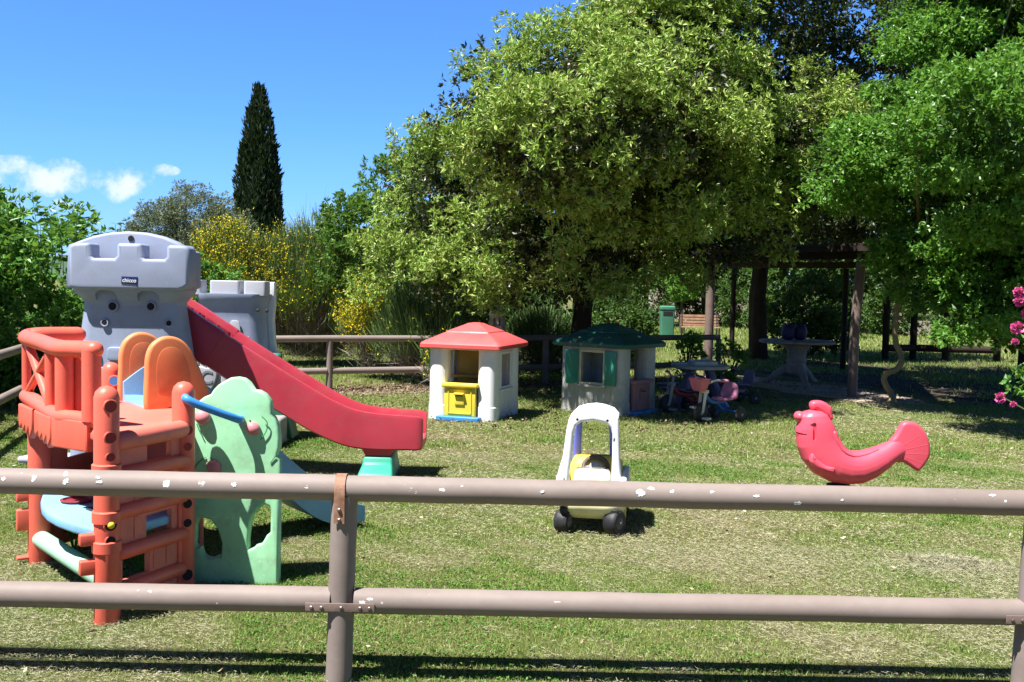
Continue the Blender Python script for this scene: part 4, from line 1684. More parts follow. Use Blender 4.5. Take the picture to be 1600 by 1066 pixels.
# caster forks, frame of the roof
s = B()
for x in (-.175, .155):
    s.box((x, .06, .15), (.05, .12, .06))
s.build('axle_block', black, car, bevel=.008)
oc = [(-.225, .23), (-.225, .39), (-.195, .50), (-.175, .68), (-.160, .755), (-.125, .79), (-.06, .812), (0, .818), (.06, .812), (.125, .79), (.160, .755), (.17, .68), (.18, .5), (.19, .39), (.19, .23), (.125, .23), (.128, .5), (.126, .66), (.112, .705), (.08, .73), (0, .742), (-.08, .73), (-.112, .705), (-.128, .66), (-.138, .5), (-.15, .40), (-.15, .23)]
s = B()
s.slab(oc[::-1], .075, frame_to((0, .06, 0), (1, 0, .0), (0, .06, 1)), (), .02, 3)
hoop = s.build('roof_frame', carw, car, sharp=60)
s = B()
rr = []
for y, dz, k in ((.08, 0, 1), (.2, .012, .99), (.36, .012, .97), (.47, -.01, .95), (.52, -.045, .93)):
    top = [(-.160, .752), (-.125, .788), (-.06, .808), (0, .815), (.06, .808), (.125, .788), (.160, .752)]
    bot = [(.135, .745), (.1, .768), (.05, .782), (0, .787), (-.05, .782), (-.1, .768), (-.135, .745)]
    rr.append([Vector((x * k, y + .03, z + dz)) for x, z in top + bot])
s.rings(rr)
s.build('roof', carw, car, sharp=60)
for sx in (-1, 1):
    s = B()
    q_ = 1 if sx < 0 else .78
    s.tube([(sx * .150 * q_, .66, .38), (sx * .140 * q_, .60, .55), (sx * .128 * q_, .535, .715), (sx * .122 * q_, .50, .765)], [.03, .026, .025, .024], n=12)
    s.build('front_pillar', carb, car, sharp=60)
for px_ in (-.1, .095):
    s = B()
    s.lathe([(.009, 0), (.009, .004)], (px_, .018, .755), 10, (0, -1, .1))
    s.build('screw_hole', dark, hoop)

# ================================================================== SPRING RIDER
YK = 7.45
pk = plastic('rider_pink_plastic', (0.83, 0.095, 0.15), .36, .06, .08, .45)
pkd = plastic('rider_groove', (0.45, 0.02, 0.05), .5, .06, .05)
K = YK / F / 5.923


def zz(zx, zy):
    """point of the close look at the rider, on its own middle plane"""
    return at(1210 + zx / 5.923, 600 + zy / 5.923, YK)


rb = gnd(1309, 789)
rid = thing('spring_rider', 'bright pink cockerel-headed fish rocker on a spring in the lawn', 'spring rider', (rb.x, YK, 0))
st_ = [(352, 240, 20, .03, 1.5), (350, 255, 85, .075, 1.5), (356, 288, 130, .098, 1.52), (370, 345, 152, .113, 1.55), (376, 400, 172, .121, 1.5), (385, 460, 183, .126, 1.42), (398, 530, 192, .13, 1.3), (430, 610, 198, .135, 1.1), (490, 690, 190, .14, .8), (580, 745, 172, .142, .45), (680, 772, 156, .14, .15), (780, 768, 148, .135, -.15), (880, 735, 134, .125, -.38), (980, 685, 116, .105, -.5), (1070, 632, 98, .08, -.55), (1140, 592, 92, .055, -.55), (1190, 570, 95, .035, -.5)]
rings = []
for (cx, cy, r, lat, ang) in st_:
    # ang: direction of the spine, downwards positive in the picture
    nrm = (math.sin(ang), -math.cos(ang))
    c = zz(cx, cy)
    e1 = zz(cx + nrm[0] * r, cy + nrm[1] * r) - c
    ring = []
    for k in range(28):
        a = 2 * PI * k / 28
        ca, sa = math.cos(a), math.sin(a)
        ring.append(c + e1 * (math.copysign(abs(ca) ** .85, ca)) + Vector((0, lat, 0)) * math.copysign(abs(sa) ** .85, sa))
    rings.append(ring)
s = B()
s.rings(rings)
s.ell(zz(228, 298), (49 * K, .06, 48 * K))
s.ell(zz(322, 300), (52 * K, .100, 30 * K))
s.ell(zz(274, 440), (78 * K, .095, 92 * K))
body = s.build('body', pk, rid, world=True, sharp=80)
rm = body.modifiers.new('r', 'REMESH')
rm.mode = 'VOXEL'
rm.voxel_size = .0075
smd = body.modifiers.new('s', 'SMOOTH')
smd.factor = .5
smd.iterations = 2
bpy.context.view_layer.update()
me = bpy.data.meshes.new_from_object(body.evaluated_get(bpy.context.evaluated_depsgraph_get()))
body.modifiers.clear()
body.data = me
me.name = 'body'
# carve the eye and the mouth
inv = mx_of(rid).inverted()
c = inv @ zz(326, 420)
for yy0, yy1 in ((-.20, -.100),):
    cb = B()
    oe = [(-.010, -.060), (.002, -.068), (.014, -.060), (.014, .058), (.002, .066), (-.028, .050), (-.026, .040), (-.010, .036)]
    cb.rings([[c + Vector((x, y, z)) for x, z in oe] for y in (yy0, yy1)])
    boolean(body, cb)
cb = B()
q = inv @ zz(198, 452)
cb.rings([[q + Vector((x, y, z)) for x, z in ((-.05, -.008), (.055, -.003), (.055, .004), (-.05, .012))] for y in (-.3, .3)])
boolean(body, cb)
body.data.shade_smooth()
body.data.set_sharp_from_angle(angle=rad(62))
Mz = lambda off: Matrix.Identity(4)


def zplane(pts, yoff):
    o_ = Vector((rb.x, YK + yoff, 0))
    return [(zz(*p).x - rb.x, zz(*p).z) for p in pts], frame_to(o_, (1, 0, 0), UP)


o_, M_ = zplane(closed_smooth([(325, 205), (335, 165), (380, 152), (440, 158), (495, 190), (525, 230), (530, 330), (470, 300), (430, 270), (380, 240), (345, 240)], 4), 0)
s = B()
s.slab(o_, .085, M_, (), .03, 4)
s.build('comb', pk, rid, world=True, sharp=70)
o_, M_ = zplane(closed_smooth([(1060, 540), (1110, 470), (1150, 400), (1180, 358), (1240, 344), (1320, 372), (1390, 450), (1428, 560), (1428, 660), (1395, 725), (1340, 795), (1310, 802), (1270, 778), (1190, 725), (1120, 720), (1070, 650)], 4), 0)
s = B()
s.slab(o_, .075, M_, (), .028, 4)
tl_ = s.build('tail', pk, rid, world=True, sharp=70)
for a_, b2 in (((1140, 580), (1328, 468)), ((1160, 608), (1400, 553)), ((1165, 636), (1402, 645)), ((1170, 660), (1355, 729))):
    s = B()
    s.tube([zz(*a_) + Vector((0, -.0365, 0)), zz(*b2) + Vector((0, -.0365, 0))], .0022, n=6)
    s.build('fin_ray', pk, tl_, world=True)
s = B()
rim = []
for i, a in ((3, -20), (4, -38), (5, -44), (6, -46), (7, -46), (8, -46), (9, -44), (10, -40), (11, -36), (12, -34), (13, -30)):
    cx, cy, r, lat, ang = st_[i]
    c = zz(cx, cy)
    e1 = zz(cx + math.sin(ang) * r, cy - math.cos(ang) * r) - c
    a = rad(a)
    rim.append(tuple(c + e1 * abs(math.cos(a)) ** .85 - Vector((0, lat, 0)) * abs(math.sin(a)) ** .85))
rim = smooth_pts(rim[2:], 4)
s.tube(rim, [.016 - .010 * i / len(rim) for i in range(len(rim))], n=10, cap='round')
s.build('seat_rim', pk, rid, world=True, sharp=70)
o_, M_ = zplane(closed_smooth([(300, 618), (278, 665), (285, 705), (330, 750), (400, 775), (470, 775), (496, 758), (490, 742), (430, 728), (370, 690), (325, 650)], 4), -.13)
s = B()
s.slab(o_, .085, M_, (), .025, 3)
s.build('wing', pk, rid, world=True, sharp=70)
spring_m = simple('spring_steel', (.05, .045, .045), .5, .2, 12, .1, .002, metal=.5)
bz = zz(590, 905).z
bx_ = zz(590, 905).x - rb.x
s = B()
s.lathe([(.085, bz - .035), (.085, bz - .02), (.05, bz - .01), (.05, bz + .05)], (bx_, 0, 0), 22)
s.build('mounting_plate', spring_m, rid, sharp=40)
s = B()
s.lathe([(.062, bz - .055), (.062, bz - .036)], (bx_, 0, 0), 22)
s.build('clamp_ring', plastic('clamp_pink', (.55, .3, .26), .5), rid, sharp=40)
s = B()
pts = []
turns = 3.6
for i in range(110):
    a = 2 * PI * turns * i / 109
    pts.append((bx_ + .062 * math.cos(a), .062 * math.sin(a), .015 + (bz - .075) * i / 109))
s.tube(pts, .0105, n=8)
s.build('spring', spring_m, rid, sharp=60)
s = B()
s.lathe([(.1, -.01), (.1, .012), (.09, .018)], (bx_, 0, 0), 22)
s.build('ground_plate', spring_m, rid, sharp=40)

# ================================================================== TABLE AND TRICYCLES
# child's round picnic table
pc = gnd(1083, 630)
tb = thing('picnic_table', 'round grey toy picnic table beside the green roofed playhouse', 'table', (pc.x, 13.8, 0), rad(20))
tgrey = plastic('table_grey_plastic', (.42, .41, .40), .5, .15, .4)
tpur = plastic('table_purple_plastic', (.20, .17, .30), .5, .2, .3)
zt_ = at(1083, 572, 13.5).z
s = B()
s.lathe([(.0, zt_ - .055), (.37, zt_ - .055), (.40, zt_ - .045), (.405, zt_ - .01), (.395, zt_), (.0, zt_ + .002)], (0, 0, 0), 40)
s.build('tabletop', tgrey, tb, sharp=50)
for k in range(4):
    a = k * PI / 2 + .4
    s = B()
    d = Vector((math.cos(a), math.sin(a), 0))
    s.tube([d * .16 + UP * (zt_ - .05), d * .27 + UP * .3, d * .42], [.05, .045, .04], n=10)
    s.build('leg', tpur, tb, sharp=60)
    s = B()
    e = Vector((-d.y, d.x, 0))
    s.slab(rrect(.42, .16, .06), .04, frame_to(d * .55 + UP * .27, e, d), (), .012)
    bn = s.build('bench_seat', plastic('bench_dark_plastic', (.12, .10, .16), .5, .2, .3), tb, sharp=50)
    s = B()
    s.tube([d * .3 + UP * .22, d * .56 + UP * .24], .03, n=8)
    s.build('bench_arm', tpur, bn)
bxp = at(1098, 563, 13.7)
t = thing('plastic_lid', 'dusty white plastic lid lying on the round picnic table', 'lid', (bxp.x, 13.7, zt_ + .004), rad(12))
s = B()
s.rings([[Vector((x, y, z)) for x, y in rrect(w_, d_, .06, 5)] for z, w_, d_ in ((0, .36, .3), (.05, .35, .29), (.065, .3, .24))])
s.build('lid_shell', wallg, t, sharp=50)
s = B()
s.ell((.02, 0, .075), (.05, .04, .025))
s.build('lid_knob', wallg, t)


def tricycle(label, loc, rotz, frame_c, seat_c, basket_c, wheel_c, fork_c, tip=0.0):
    t = thing('tricycle', label, 'tricycle', loc, rotz, 'toy tricycles parked by the green roofed playhouse')
    # local: front is -x
    def wheel(x, y, r, w_, name):
        s = B()
        s.lathe([(r * .62, -w_ * .5), (r * .9, -w_ * .5), (r, -w_ * .25), (r, w_ * .25), (r * .9, w_ * .5), (r * .62, w_ * .5), (r * .58, 0)], (x, y, r), 30, (0, 1, 0))
        o = s.build(name, tyre, t, sharp=50)
        s = B()
        s.torus((x, y, r), r * .64, r * .06, (0, 1, 0), 26, 6)
        for k in range(3):
            a = k * PI / 3 + .3
            s.tube([Vector((x + r * .62 * math.cos(a), y, r + r * .62 * math.sin(a))), Vector((x - r * .62 * math.cos(a), y, r - r * .62 * math.sin(a)))], r * .07, n=6)
        s.lathe([(r * .2, -w_ * .55), (r * .2, w_ * .55)], (x, y, r), 12, (0, 1, 0))
        s.build('rim', wheel_c, o, weld=False)
    wheel(0, 0, .125, .05, 'wheel')
    for y in (-.2, .2):
        wheel(.52, y, .095, .045, 'wheel')
    s = B()
    head = Vector((.07, 0, .36))
    s.tube(smooth_pts([head, (.16, 0, .27), (.3, 0, .235), (.42, 0, .24), (.5, 0, .17)], 4), .026, n=10)
    s.tube([(.5, -.2, .095), (.5, -.1, .13), (.5, .1, .13), (.5, .2, .095)], .018, n=8)
    s.tube([(.3, 0, .235), (.42, 0, .14), (.5, 0, .12)], .016, n=8)
    s.build('frame', frame_c, t, sharp=60, weld=False)
    s = B()
    for y in (-.036, .036):
        s.slab([(-.02, -.12), (.02, -.12), (.028, .15), (-.028, .15)], .012, frame_to((.025, y, .245), (1, 0, 0), (.18, 0, .98)), (), .004)
    s.box((.06, 0, .385), (.06, .1, .04))
    s.build('fork', fork_c, t, weld=False)
    s = B()
    s.tube(smooth_pts([(.16, -.2, .53), (.12, -.13, .53), (.09, -.04, .49), (.09, .04, .49), (.12, .13, .53), (.16, .2, .53)], 4), .013, n=8)
    s.tube([(.07, 0, .37), (.09, 0, .49)], .016, n=8)
    hb = s.build('handlebar', fork_c, t, weld=False)
    for e in (-1, 1):
        s = B()
        s.tube([(.15, e * .17, .53), (.19, e * .25, .53)], .02, n=8, cap='round')
        s.build('grip', seat_c, hb)
        s = B()
        s.box((0, e * .1, .125 + e * .06), (.08, .09, .025))
        s.build('pedal', fork_c, t, bevel=.005)
    s = B()
    s.rings([[Vector((.40 + x, y, z)) for x, y in rrect(w_, d_, .08, 6)] for z, w_, d_ in ((.255, .2, .16), (.275, .26, .23), (.295, .25, .22), (.30, .2, .16))])
    s.slab(closed_smooth([(-.11, 0), (-.12, .12), (-.07, .2), (.07, .2), (.12, .12), (.11, 0)], 4), .04, frame_to((.52, 0, .28), (0, 1, 0), (.2, 0, 1)), (), .014)
    s.build('seat', seat_c, t, sharp=60, weld=False)
    if basket_c:
        s = B()
        s.rings([[Vector((-.03 + x, y, z)) for x, y in rrect(w_, d_, .03, 4)] for z, w_, d_ in ((.40, .10, .15), (.42, .12, .17), (.54, .17, .23), (.55, .18, .24), (.55, .16, .22), (.45, .12, .17))])
        s.build('basket', basket_c, t, sharp=50)
    return t


tbl = plastic('trike_blue', (.03, .16, .48), .35, .15, .15)
tred = plastic('trike_red', (.40, .03, .04), .38, .15, .15)
tpk = plastic('trike_pink', (.55, .20, .33), .42, .12, .15)
tpkl = plastic('basket_pink', (.60, .16, .22), .42, .12, .15)
twh = plastic('trike_white', (.70, .68, .62), .42, .1, .25)
tgr = plastic('trike_grey', (.30, .31, .33), .42, .1, .25)
tdk = plastic('trike_dark', (.05, .04, .09), .42, .1, .25)
p = gnd(1096, 663)
tricycle('blue framed toy tricycle with pink seat and pink front basket', (p.x, p.y + .1, 0), rad(38), tbl, tpk, tpkl, tgr, twh)
p = gnd(1047, 648)
tricycle('dark red toy tricycle squeezed between the green roofed playhouse and the blue tricycle', (p.x - .02, p.y + .12, 0), rad(32), tred, tdk, None, tgr, tgr)
p = gnd(1150, 640)
tricycle('dusky toy tricycle with grey spoked wheels at the back of the parked tricycles', (p.x - .15, p.y + .62, 0), rad(20), tdk, tpur, None, tgr, tdk)

# ================================================================== TREES AND SHRUBS
bark = simple('bark', (.10, .08, .06), .95, .35, 9, .9, .03, .1, stretch=(1, 1, .25))
barkd = simple('dark_bark', (.05, .038, .03), .95, .35, 9, .9, .03, .1, stretch=(1, 1, .25))
L_bay = leafmat('bay_leaf', [(0, (.12, .22, .025)), (.35, (.24, .39, .055)), (.7, (.37, .52, .10)), (.94, (.52, .62, .20)), (1, (.36, .24, .11))], trans=.2, rough=.42, spec=.32, pscale=2.4, pcol=(.24, .18, .07), pamt=.3)
L_bayshade = leafmat('shade_bay_leaf', [(0, (.015, .026, .008)), (.6, (.032, .048, .013)), (.9, (.07, .07, .025)), (1, (.14, .09, .04))], trans=.08, rough=.4, spec=.4)  # dark stops paint the shade deep inside the crown
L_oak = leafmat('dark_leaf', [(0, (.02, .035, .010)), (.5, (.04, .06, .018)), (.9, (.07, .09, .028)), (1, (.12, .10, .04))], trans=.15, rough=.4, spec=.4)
L_lime = leafmat('fresh_leaf', [(0, (.06, .17, .022)), (.4, (.12, .30, .04)), (.8, (.18, .39, .065)), (1, (.28, .47, .11))], trans=.4, rough=.38, spec=.45)
L_hedge = leafmat('hedge_leaf', [(0, (.05, .15, .025)), (.5, (.10, .26, .045)), (.9, (.17, .37, .075)), (1, (.26, .44, .12))], trans=.3, rough=.38, spec=.35)
L_olive = leafmat('olive_leaf', [(0, (.08, .10, .06)), (.5, (.15, .18, .11)), (1, (.26, .29, .20))], trans=.15, rough=.5)
L_cyp = leafmat('cypress_spray', [(0, (.010, .024, .014)), (.6, (.026, .05, .026)), (1, (.07, .10, .05))], trans=.05, rough=.6, spec=.2)
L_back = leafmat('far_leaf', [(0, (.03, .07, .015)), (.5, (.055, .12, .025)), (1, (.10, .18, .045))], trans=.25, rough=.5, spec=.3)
L_broom = leafmat('broom_stem', [(0, (.05, .10, .03)), (.5, (.11, .19, .055)), (1, (.19, .28, .09))], trans=.1, rough=.6, spec=.2)
L_twig = leafmat('dead_twig', [(0, (.10, .085, .07)), (.6, (.20, .17, .14)), (1, (.30, .27, .23))], trans=0, rough=.9, spec=.1)
L_flower = leafmat('broom_flower', [(0, (.75, .55, .01)), (.6, (.85, .68, .02)), (1, (.88, .78, .08))], trans=.2, rough=.6, spec=.2)

# bay tree over the two playhouses
bay = thing('bay_tree', 'broad olive green bay tree with whorled leaves rising behind the two toy playhouses', 'tree', (1.1, 16.0, 0))
bb = [(1.4, 15.0, 3.8, 2.15, 2.4, 2.1), (2.35, 15.4, 5.1, 1.4, 1.9, 1.55), (.0, 15.2, 4.0, 1.2, 1.4, 1.3), (-1.0, 15.8, 2.75, 1.05, 1.2, 1.25), (.75, 14.0, 2.3, 1.5, 1.1, .9),
      (2.9, 14.6, 2.6, 1.0, 1.0, .95), (3.8, 15.6, 4.0, 1.2, 1.4, 1.5), (2.25, 15.4, 5.85, 1.05, 1.6, 1.15), (.35, 12.4, 3.3, 1.05, .9, .85), (.95, 11.7, 3.5, .95, .75, .7), (1.9, 12.3, 3.8, .9, .8, .7), (-1.65, 16.6, 1.95, .8, .9, .95), (-.55, 14.9, 2.0, .95, .9, .75), (1.7, 13.2, 3.2, 1.2, .9, .9)]
_, cc = crown('foliage', bay, L_bay, bb, 270, .40, 118, 10, .086, .70, .45, (.74, 1.05), .75, 1.3, .72, droop=.0, wl=.27, star=True)
crown('inner_foliage', bay, L_bayshade, [(q[0], q[1] + .1, q[2], q[3] * .8, q[4] * .8, q[5] * .8) for q in bb], 480, .45, 34, 6, .09, 1.0, .2, (.45, 1.0), .8, 1.5, .4, wl=.45)
limbs(bay, barkd, (1.1, 16, 0), (1.15, 15.8, 1.7), .17, [tuple(cc[i] * .8 + np.array([1.15, 15.6, 3]) * .2) for i in rng.choice(len(cc), 40, replace=False)], 'trunk')

# dark oak further back
oak = thing('oak_tree', 'tall dark oak standing behind the round stone table, sky showing through its top', 'tree', (5.95, 24, 0))
ob_ = [(5.7, 24, 8.3, 1.9, 2.0, 2.3), (7.6, 24, 5.1, 1.5, 1.8, 2.0), (5.6, 24, 4.9, 2.2, 2.0, 1.9), (8.3, 24.5, 8.6, 1.2, 1.4, 1.2), (3.9, 24, 6.4, 1.3, 1.4, 1.6), (8.9, 24.5, 6.4, 1.2, 1.4, 1.3), (7.1, 23.6, 3.4, 1.4, 1.2, .9)]
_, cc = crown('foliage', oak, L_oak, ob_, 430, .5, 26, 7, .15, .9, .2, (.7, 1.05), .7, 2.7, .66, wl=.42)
limbs(oak, barkd, (5.95, 24, 0), (6.0, 24, 3.0), .215, [tuple(cc[i] * .85 + np.array([6, 24, 4]) * .15) for i in rng.choice(len(cc), 34, replace=False)], 'trunk')

# fresh green tree at the right with the twisted stem
lime = thing('green_tree', 'fresh green leafy tree at the right with a twisted yellow lichened stem', 'tree', tuple(gnd(1393, 628)))
lb = [(6.9, 14.2, 4.8, 1.65, 1.8, 2.0), (6.0, 13.7, 2.95, 1.0, 1.1, .9), (4.8, 13.6, 3.4, .8, .85, .5), (6.9, 13.3, 2.0, 1.2, 1.2, .9), (5.85, 13.6, 1.85, .6, .7, .45), (6.75, 14.2, 6.2, 1.2, 1.4, 1.2), (8.0, 14.0, 3.4, 1.5, 1.7, 1.7), (6.3, 12.6, 1.35, .75, .7, .42),
      (5.5, 13.4, 2.2, .4, .5, .35), (7.7, 14.4, 6.0, 1.6, 1.6, 1.5), (7.6, 11.9, 1.6, .9, .9, .8), (5.9, 12.6, 4.0, .8, .8, .8), (5.1, 10.7, 3.4, .9, 1.0, .6), (5.9, 11.3, 2.6, .8, .8, .5)]
crown('inner_foliage', lime, leafmat('shade_green_leaf', [(0, (.03, .09, .015)), (.6, (.055, .14, .022)), (1, (.09, .2, .035))], trans=.3, rough=.45), [(q[0], q[1] + .2, q[2], q[3] * .8, q[4] * .8, q[5] * .8) for q in lb], 330, .42, 34, 6, .09, 1.0, .1, (.4, 1.0), .6, .9, .4, droop=.1, wl=.55)  # inner leaves are a darker copy, shade painted into their colour
_, cc = crown('foliage', lime, L_lime, lb, 390, .38, 105, 7, .072, 1.0, .15, (.76, 1.06), .42, .75, .7, droop=.18, wl=.55)
s = B()
tp_ = [(1392, 632), (1394, 618), (1385, 604), (1381, 592), (1386, 583), (1401, 577), (1408, 565), (1406, 550), (1400, 538), (1398, 510), (1404, 470), (1416, 430), (1440, 390)]
tpts = [at(x, y, gnd(1393, 628).y + .06 * math.sin(i * .9)) for i, (x, y) in enumerate(tp_)]
tpts = [Vector(p) for p in smooth_pts([tuple(p) for p in tpts], 4)]
s.tube(tpts, [.047 - .008 * i / len(tpts) + .03 * max(0, 1 - i / 5) for i in range(len(tpts))], n=12)
for p in rng.choice(len(cc), 26, replace=False):
    t = Vector(cc[p])
    f0 = tpts[-1]
    s.tube([f0, f0.lerp(t, .4) + Vector((random.uniform(-.2, .2), random.uniform(-.2, .2), .15)), t], [.04, .02, .006], n=6)
m = simple('lichen_bark', (.30, .28, .25), .9, .3, 5, .6, .01, c2=(.46, .33, .12))
s.build('trunk', m, lime, world=True, sharp=70)

# green tree left of the bay
gt_ = thing('green_tree', 'bright green rounded tree between the yellow broom and the bay tree', 'tree', (-2.2, 18.8, 0))
gb = [(-2.0, 18.6, 2.9, 1.0, 1.1, 1.2), (-2.75, 18.9, 2.35, .85, .9, .9), (-1.4, 18.8, 3.3, .8, .9, .9), (-3.2, 19.2, 1.9, .6, .7, .7), (-1.9, 18.2, 1.7, 1.0, .8, .7)]
_, cc = crown('foliage', gt_, leafmat('green_leaf', [(0, (.05, .13, .02)), (.5, (.09, .20, .035)), (1, (.17, .29, .07))], trans=.35, rough=.42), gb, 230, .32, 22, 7, .10, 1.0, .25, (.72, 1.05), .6, .7, .68, wl=.42)
limbs(gt_, bark, (-2.2, 18.8, 0), (-2.1, 18.8, 1.2), .1, [tuple(cc[i]) for i in rng.choice(len(cc), 16, replace=False)], 'trunk')

# second green tree, further back at the right; hidden lobes added to cast shade
g2_ = thing('green_tree', 'large deep green tree partly hidden behind the tree with the twisted stem', 'tree', (9.6, 18.4, 0))
_, cc = crown('foliage', g2_, L_back, [(9.4, 17.6, 5.0, 2.3, 2.0, 2.3), (7.6, 16.6, 4.0, 1.5, 1.5, 1.3), (10.6, 16.4, 3.0, 1.8, 1.6, 1.4), (8.6, 18.0, 7.2, 1.6, 1.7, 1.4), (9.0, 15.6, 2.2, .9, .9, .6), (11.5, 17.6, 5.5, 1.8, 1.8, 1.8), (7.2, 19.6, 4.6, 1.6, 1.4, 1.0), (8.7, 20.4, 4.0, 1.7, 1.5, 1.0), (5.9, 18.6, 4.4, 1.2, 1.1, .8), (6.1, 17.1, 3.9, 1.2, .9, .8), (7.3, 17.2, 4.3, 1.3, 1.0, .9)], 720, .5, 30, 7, .12, 1.0, .2, (.5, 1.04), .6, 1.5, .6, droop=.1, wl=.5)
limbs(g2_, barkd, (9.6, 18.4, 0), (9.5, 18.2, 2.2), .19, [tuple(c) for c in cc[:22]], 'trunk')

# hedge along the left fence
hedge = thing('hedge', 'tall leafy green hedge with upright shoots at the left edge behind the fence', 'hedge', (-7.0, 12.4, 0))
hb_ = [(-7.2, 11.2, 1.25, .9, 1.3, 1.25), (-6.9, 12.6, 1.4, .9, 1.1, 1.25), (-6.3, 13.9, 1.3, .9, .9, 1.15), (-5.5, 14.5, 1.1, .75, .8, 1.05), (-7.9, 11.9, 1.5, 1, 1.2, 1.3), (-5.2, 14.9, 1.2, .8, .6, 1.0), (-6.2, 12.7, .8, .6, .9, .8), (-7.0, 10.0, 1.1, .8, .9, 1.1), (-5.6, 13.4, .6, .5, .6, .6)]
V1, F1 = None, None
fo, cc = crown('foliage', hedge, L_hedge, hb_, 520, .30, 24, 7, .105, 1.0, .25, (.72, 1.04), .7, .02, .66, droop=.1, wl=.48)
P_, D_, L_ = [], [], []
stems = B()
for px, py, Y in ((52, 302, 12.2), (66, 338, 12.4), (80, 338, 12.0), (114, 320, 12.6), (127, 318, 12.9), (14, 346, 11.8), (20, 342, 12.4), (97, 352, 12.2), (182, 350, 13.4), (135, 345, 13), (38, 360, 12), (5, 352, 12.6), (60, 352, 12), (107, 338, 12.3), (156, 362, 13.2), (90, 330, 12.3), (122, 335, 12.2)):
    top = at(px, py, Y)
    bot = at(px + random.uniform(-14, 14), 430, Y)
    k = int((top - bot).length / .085)
    pts = [bot.lerp(top, i / 6) + Vector((math.sin(i * .7) * .015, 0, 0)) for i in range(7)]
    stems.tube(pts, [.006 - .0006 * i for i in range(7)], n=5)
    for i in range(2, k + 1):
        q = bot.lerp(top, i / k)
        a = i * 2.4 * .5 + random.uniform(-.4, .4) + (PI / 2 if i % 2 else 0)
        sc_ = .6 + .5 * min(1, (k - i) / 5)
        for e in (0, PI):
            P_.append(tuple(q))
            d = Vector((math.cos(a + e), math.sin(a + e), random.uniform(.1, .5))).normalized()
            D_.append(tuple(d))
            L_.append(random.uniform(.14, .19) * sc_)
V, Fc = leaves(np.array(P_), np.array(D_), np.array(L_), np.array(L_) * .42, .15)
np_mesh('shoot_leaves', V, Fc, L_hedge, hedge)
stems.build('shoot', leafmat('shoot_stem', [(0, (.06, .11, .03)), (1, (.10, .15, .05))], trans=0), hedge, world=True, weld=False)
# olive
ol = thing('olive_tree', 'grey green olive tree left of the tall cypress', 'tree', (-8.6, 26, 0))
_, cc = crown('foliage', ol, L_olive, [(-8.3, 26, 3.25, .85, .8, .75), (-9.3, 26.2, 3.0, .6, .7, .5), (-7.6, 25.8, 2.8, .7, .7, .6), (-8.7, 26.2, 2.6, .9, .8, .6), (-9.9, 26.2, 2.6, .35, .4, .3)], 380, .26, 20, 8, .085, 1.0, .5, (.6, 1.12), .9, 1.2, .66, wl=.22)
limbs(ol, bark, (-8.6, 26, 0), (-8.6, 26, 1.5), .13, [tuple(c) for c in cc[:18]], 'trunk')

# cypress
cyp = thing('cypress_tree', 'tall narrow dark cypress rising above the yellow broom', 'tree', (at(403, 440, 42).x, 42, 0))
cx0 = at(403, 440, 42).x
n = 30000
spires = np.array([(.05, 0, 9.7, .50), (-.36, .1, 8.9, .42), (.36, -.1, 8.7, .40), (-.54, -.1, 7.4, .40), (.48, .1, 7.5, .42), (.66, -.1, 6.3, .30), (-.60, .2, 5.6, .34), (-.72, -.15, 4.2, .30), (.70, .2, 4.8, .34), (.1, -.42, 6.4, .46), (-.2, -.42, 5.4, .46), (.32, -.38, 4.4, .42), (-.1, .3, 8.0, .5)])
k_ = rng.choice(len(spires), n, p=spires[:, 2] * spires[:, 3] / (spires[:, 2] * spires[:, 3]).sum())
q_ = rng.uniform(.05, 1, n)
z = q_ * spires[k_, 2]
a = rng.uniform(0, 2 * PI, n)
r = spires[k_, 3] * (1 - q_ ** 9 * .9) * (1 + .14 * np.sin(z * 4 + a * 3 + k_ * 2)) * np.sqrt(rng.uniform(.55, 1.1, n))
lean_ = np.clip(q_ * 1.1, .35, 1)
P = np.stack([cx0 + spires[k_, 0] * (1.15 - .25 * q_) + r * np.cos(a), 42 + spires[k_, 1] + r * np.sin(a), z], 1)
D = unit(np.stack([np.cos(a) * .45, np.sin(a) * .45, np.ones(n)], 1) + rng.normal(size=(n, 3)) * .25)
Ls = rng.uniform(.14, .34, n)
tw_p, tw_d = [], []
for (tx, tz, s_) in ((-.40, 8.8, 1), (-.70, 6.9, 1), (-.85, 4.8, 1), (.32, 9.0, 1), (.85, 6.4, 1.6), (.78, 6.2, 1.2), (-.95, 4.2, 1), (-.25, 9.3, .8), (.05, 9.8, 1), (-.72, 7.1, 1)):
    for _ in range(80):
        tw_p.append((cx0 + tx + random.gauss(0, .08) - .15 * (tx > 0) + .15 * (tx < 0), 42 + random.gauss(0, .1), tz - random.uniform(0, .5)))
        tw_d.append((random.gauss(.35 if tx > 0 else -.15, .25), random.gauss(0, .2), 1))
P = np.concatenate([P, np.array(tw_p)])
D = np.concatenate([D, unit(np.array(tw_d))])
Ls = np.concatenate([Ls, rng.uniform(.15, .3, len(tw_p))])
V, Fc = leaves(P, D, Ls, Ls * .33, .2)
np_mesh('foliage', V, Fc, L_cyp, cyp)
s = B()
s.tube([(cx0, 42, 0), (cx0, 42, 5), (cx0 + .1, 42, 9.5)], [.2, .12, .03], n=10)
s.build('trunk', barkd, cyp, world=True)


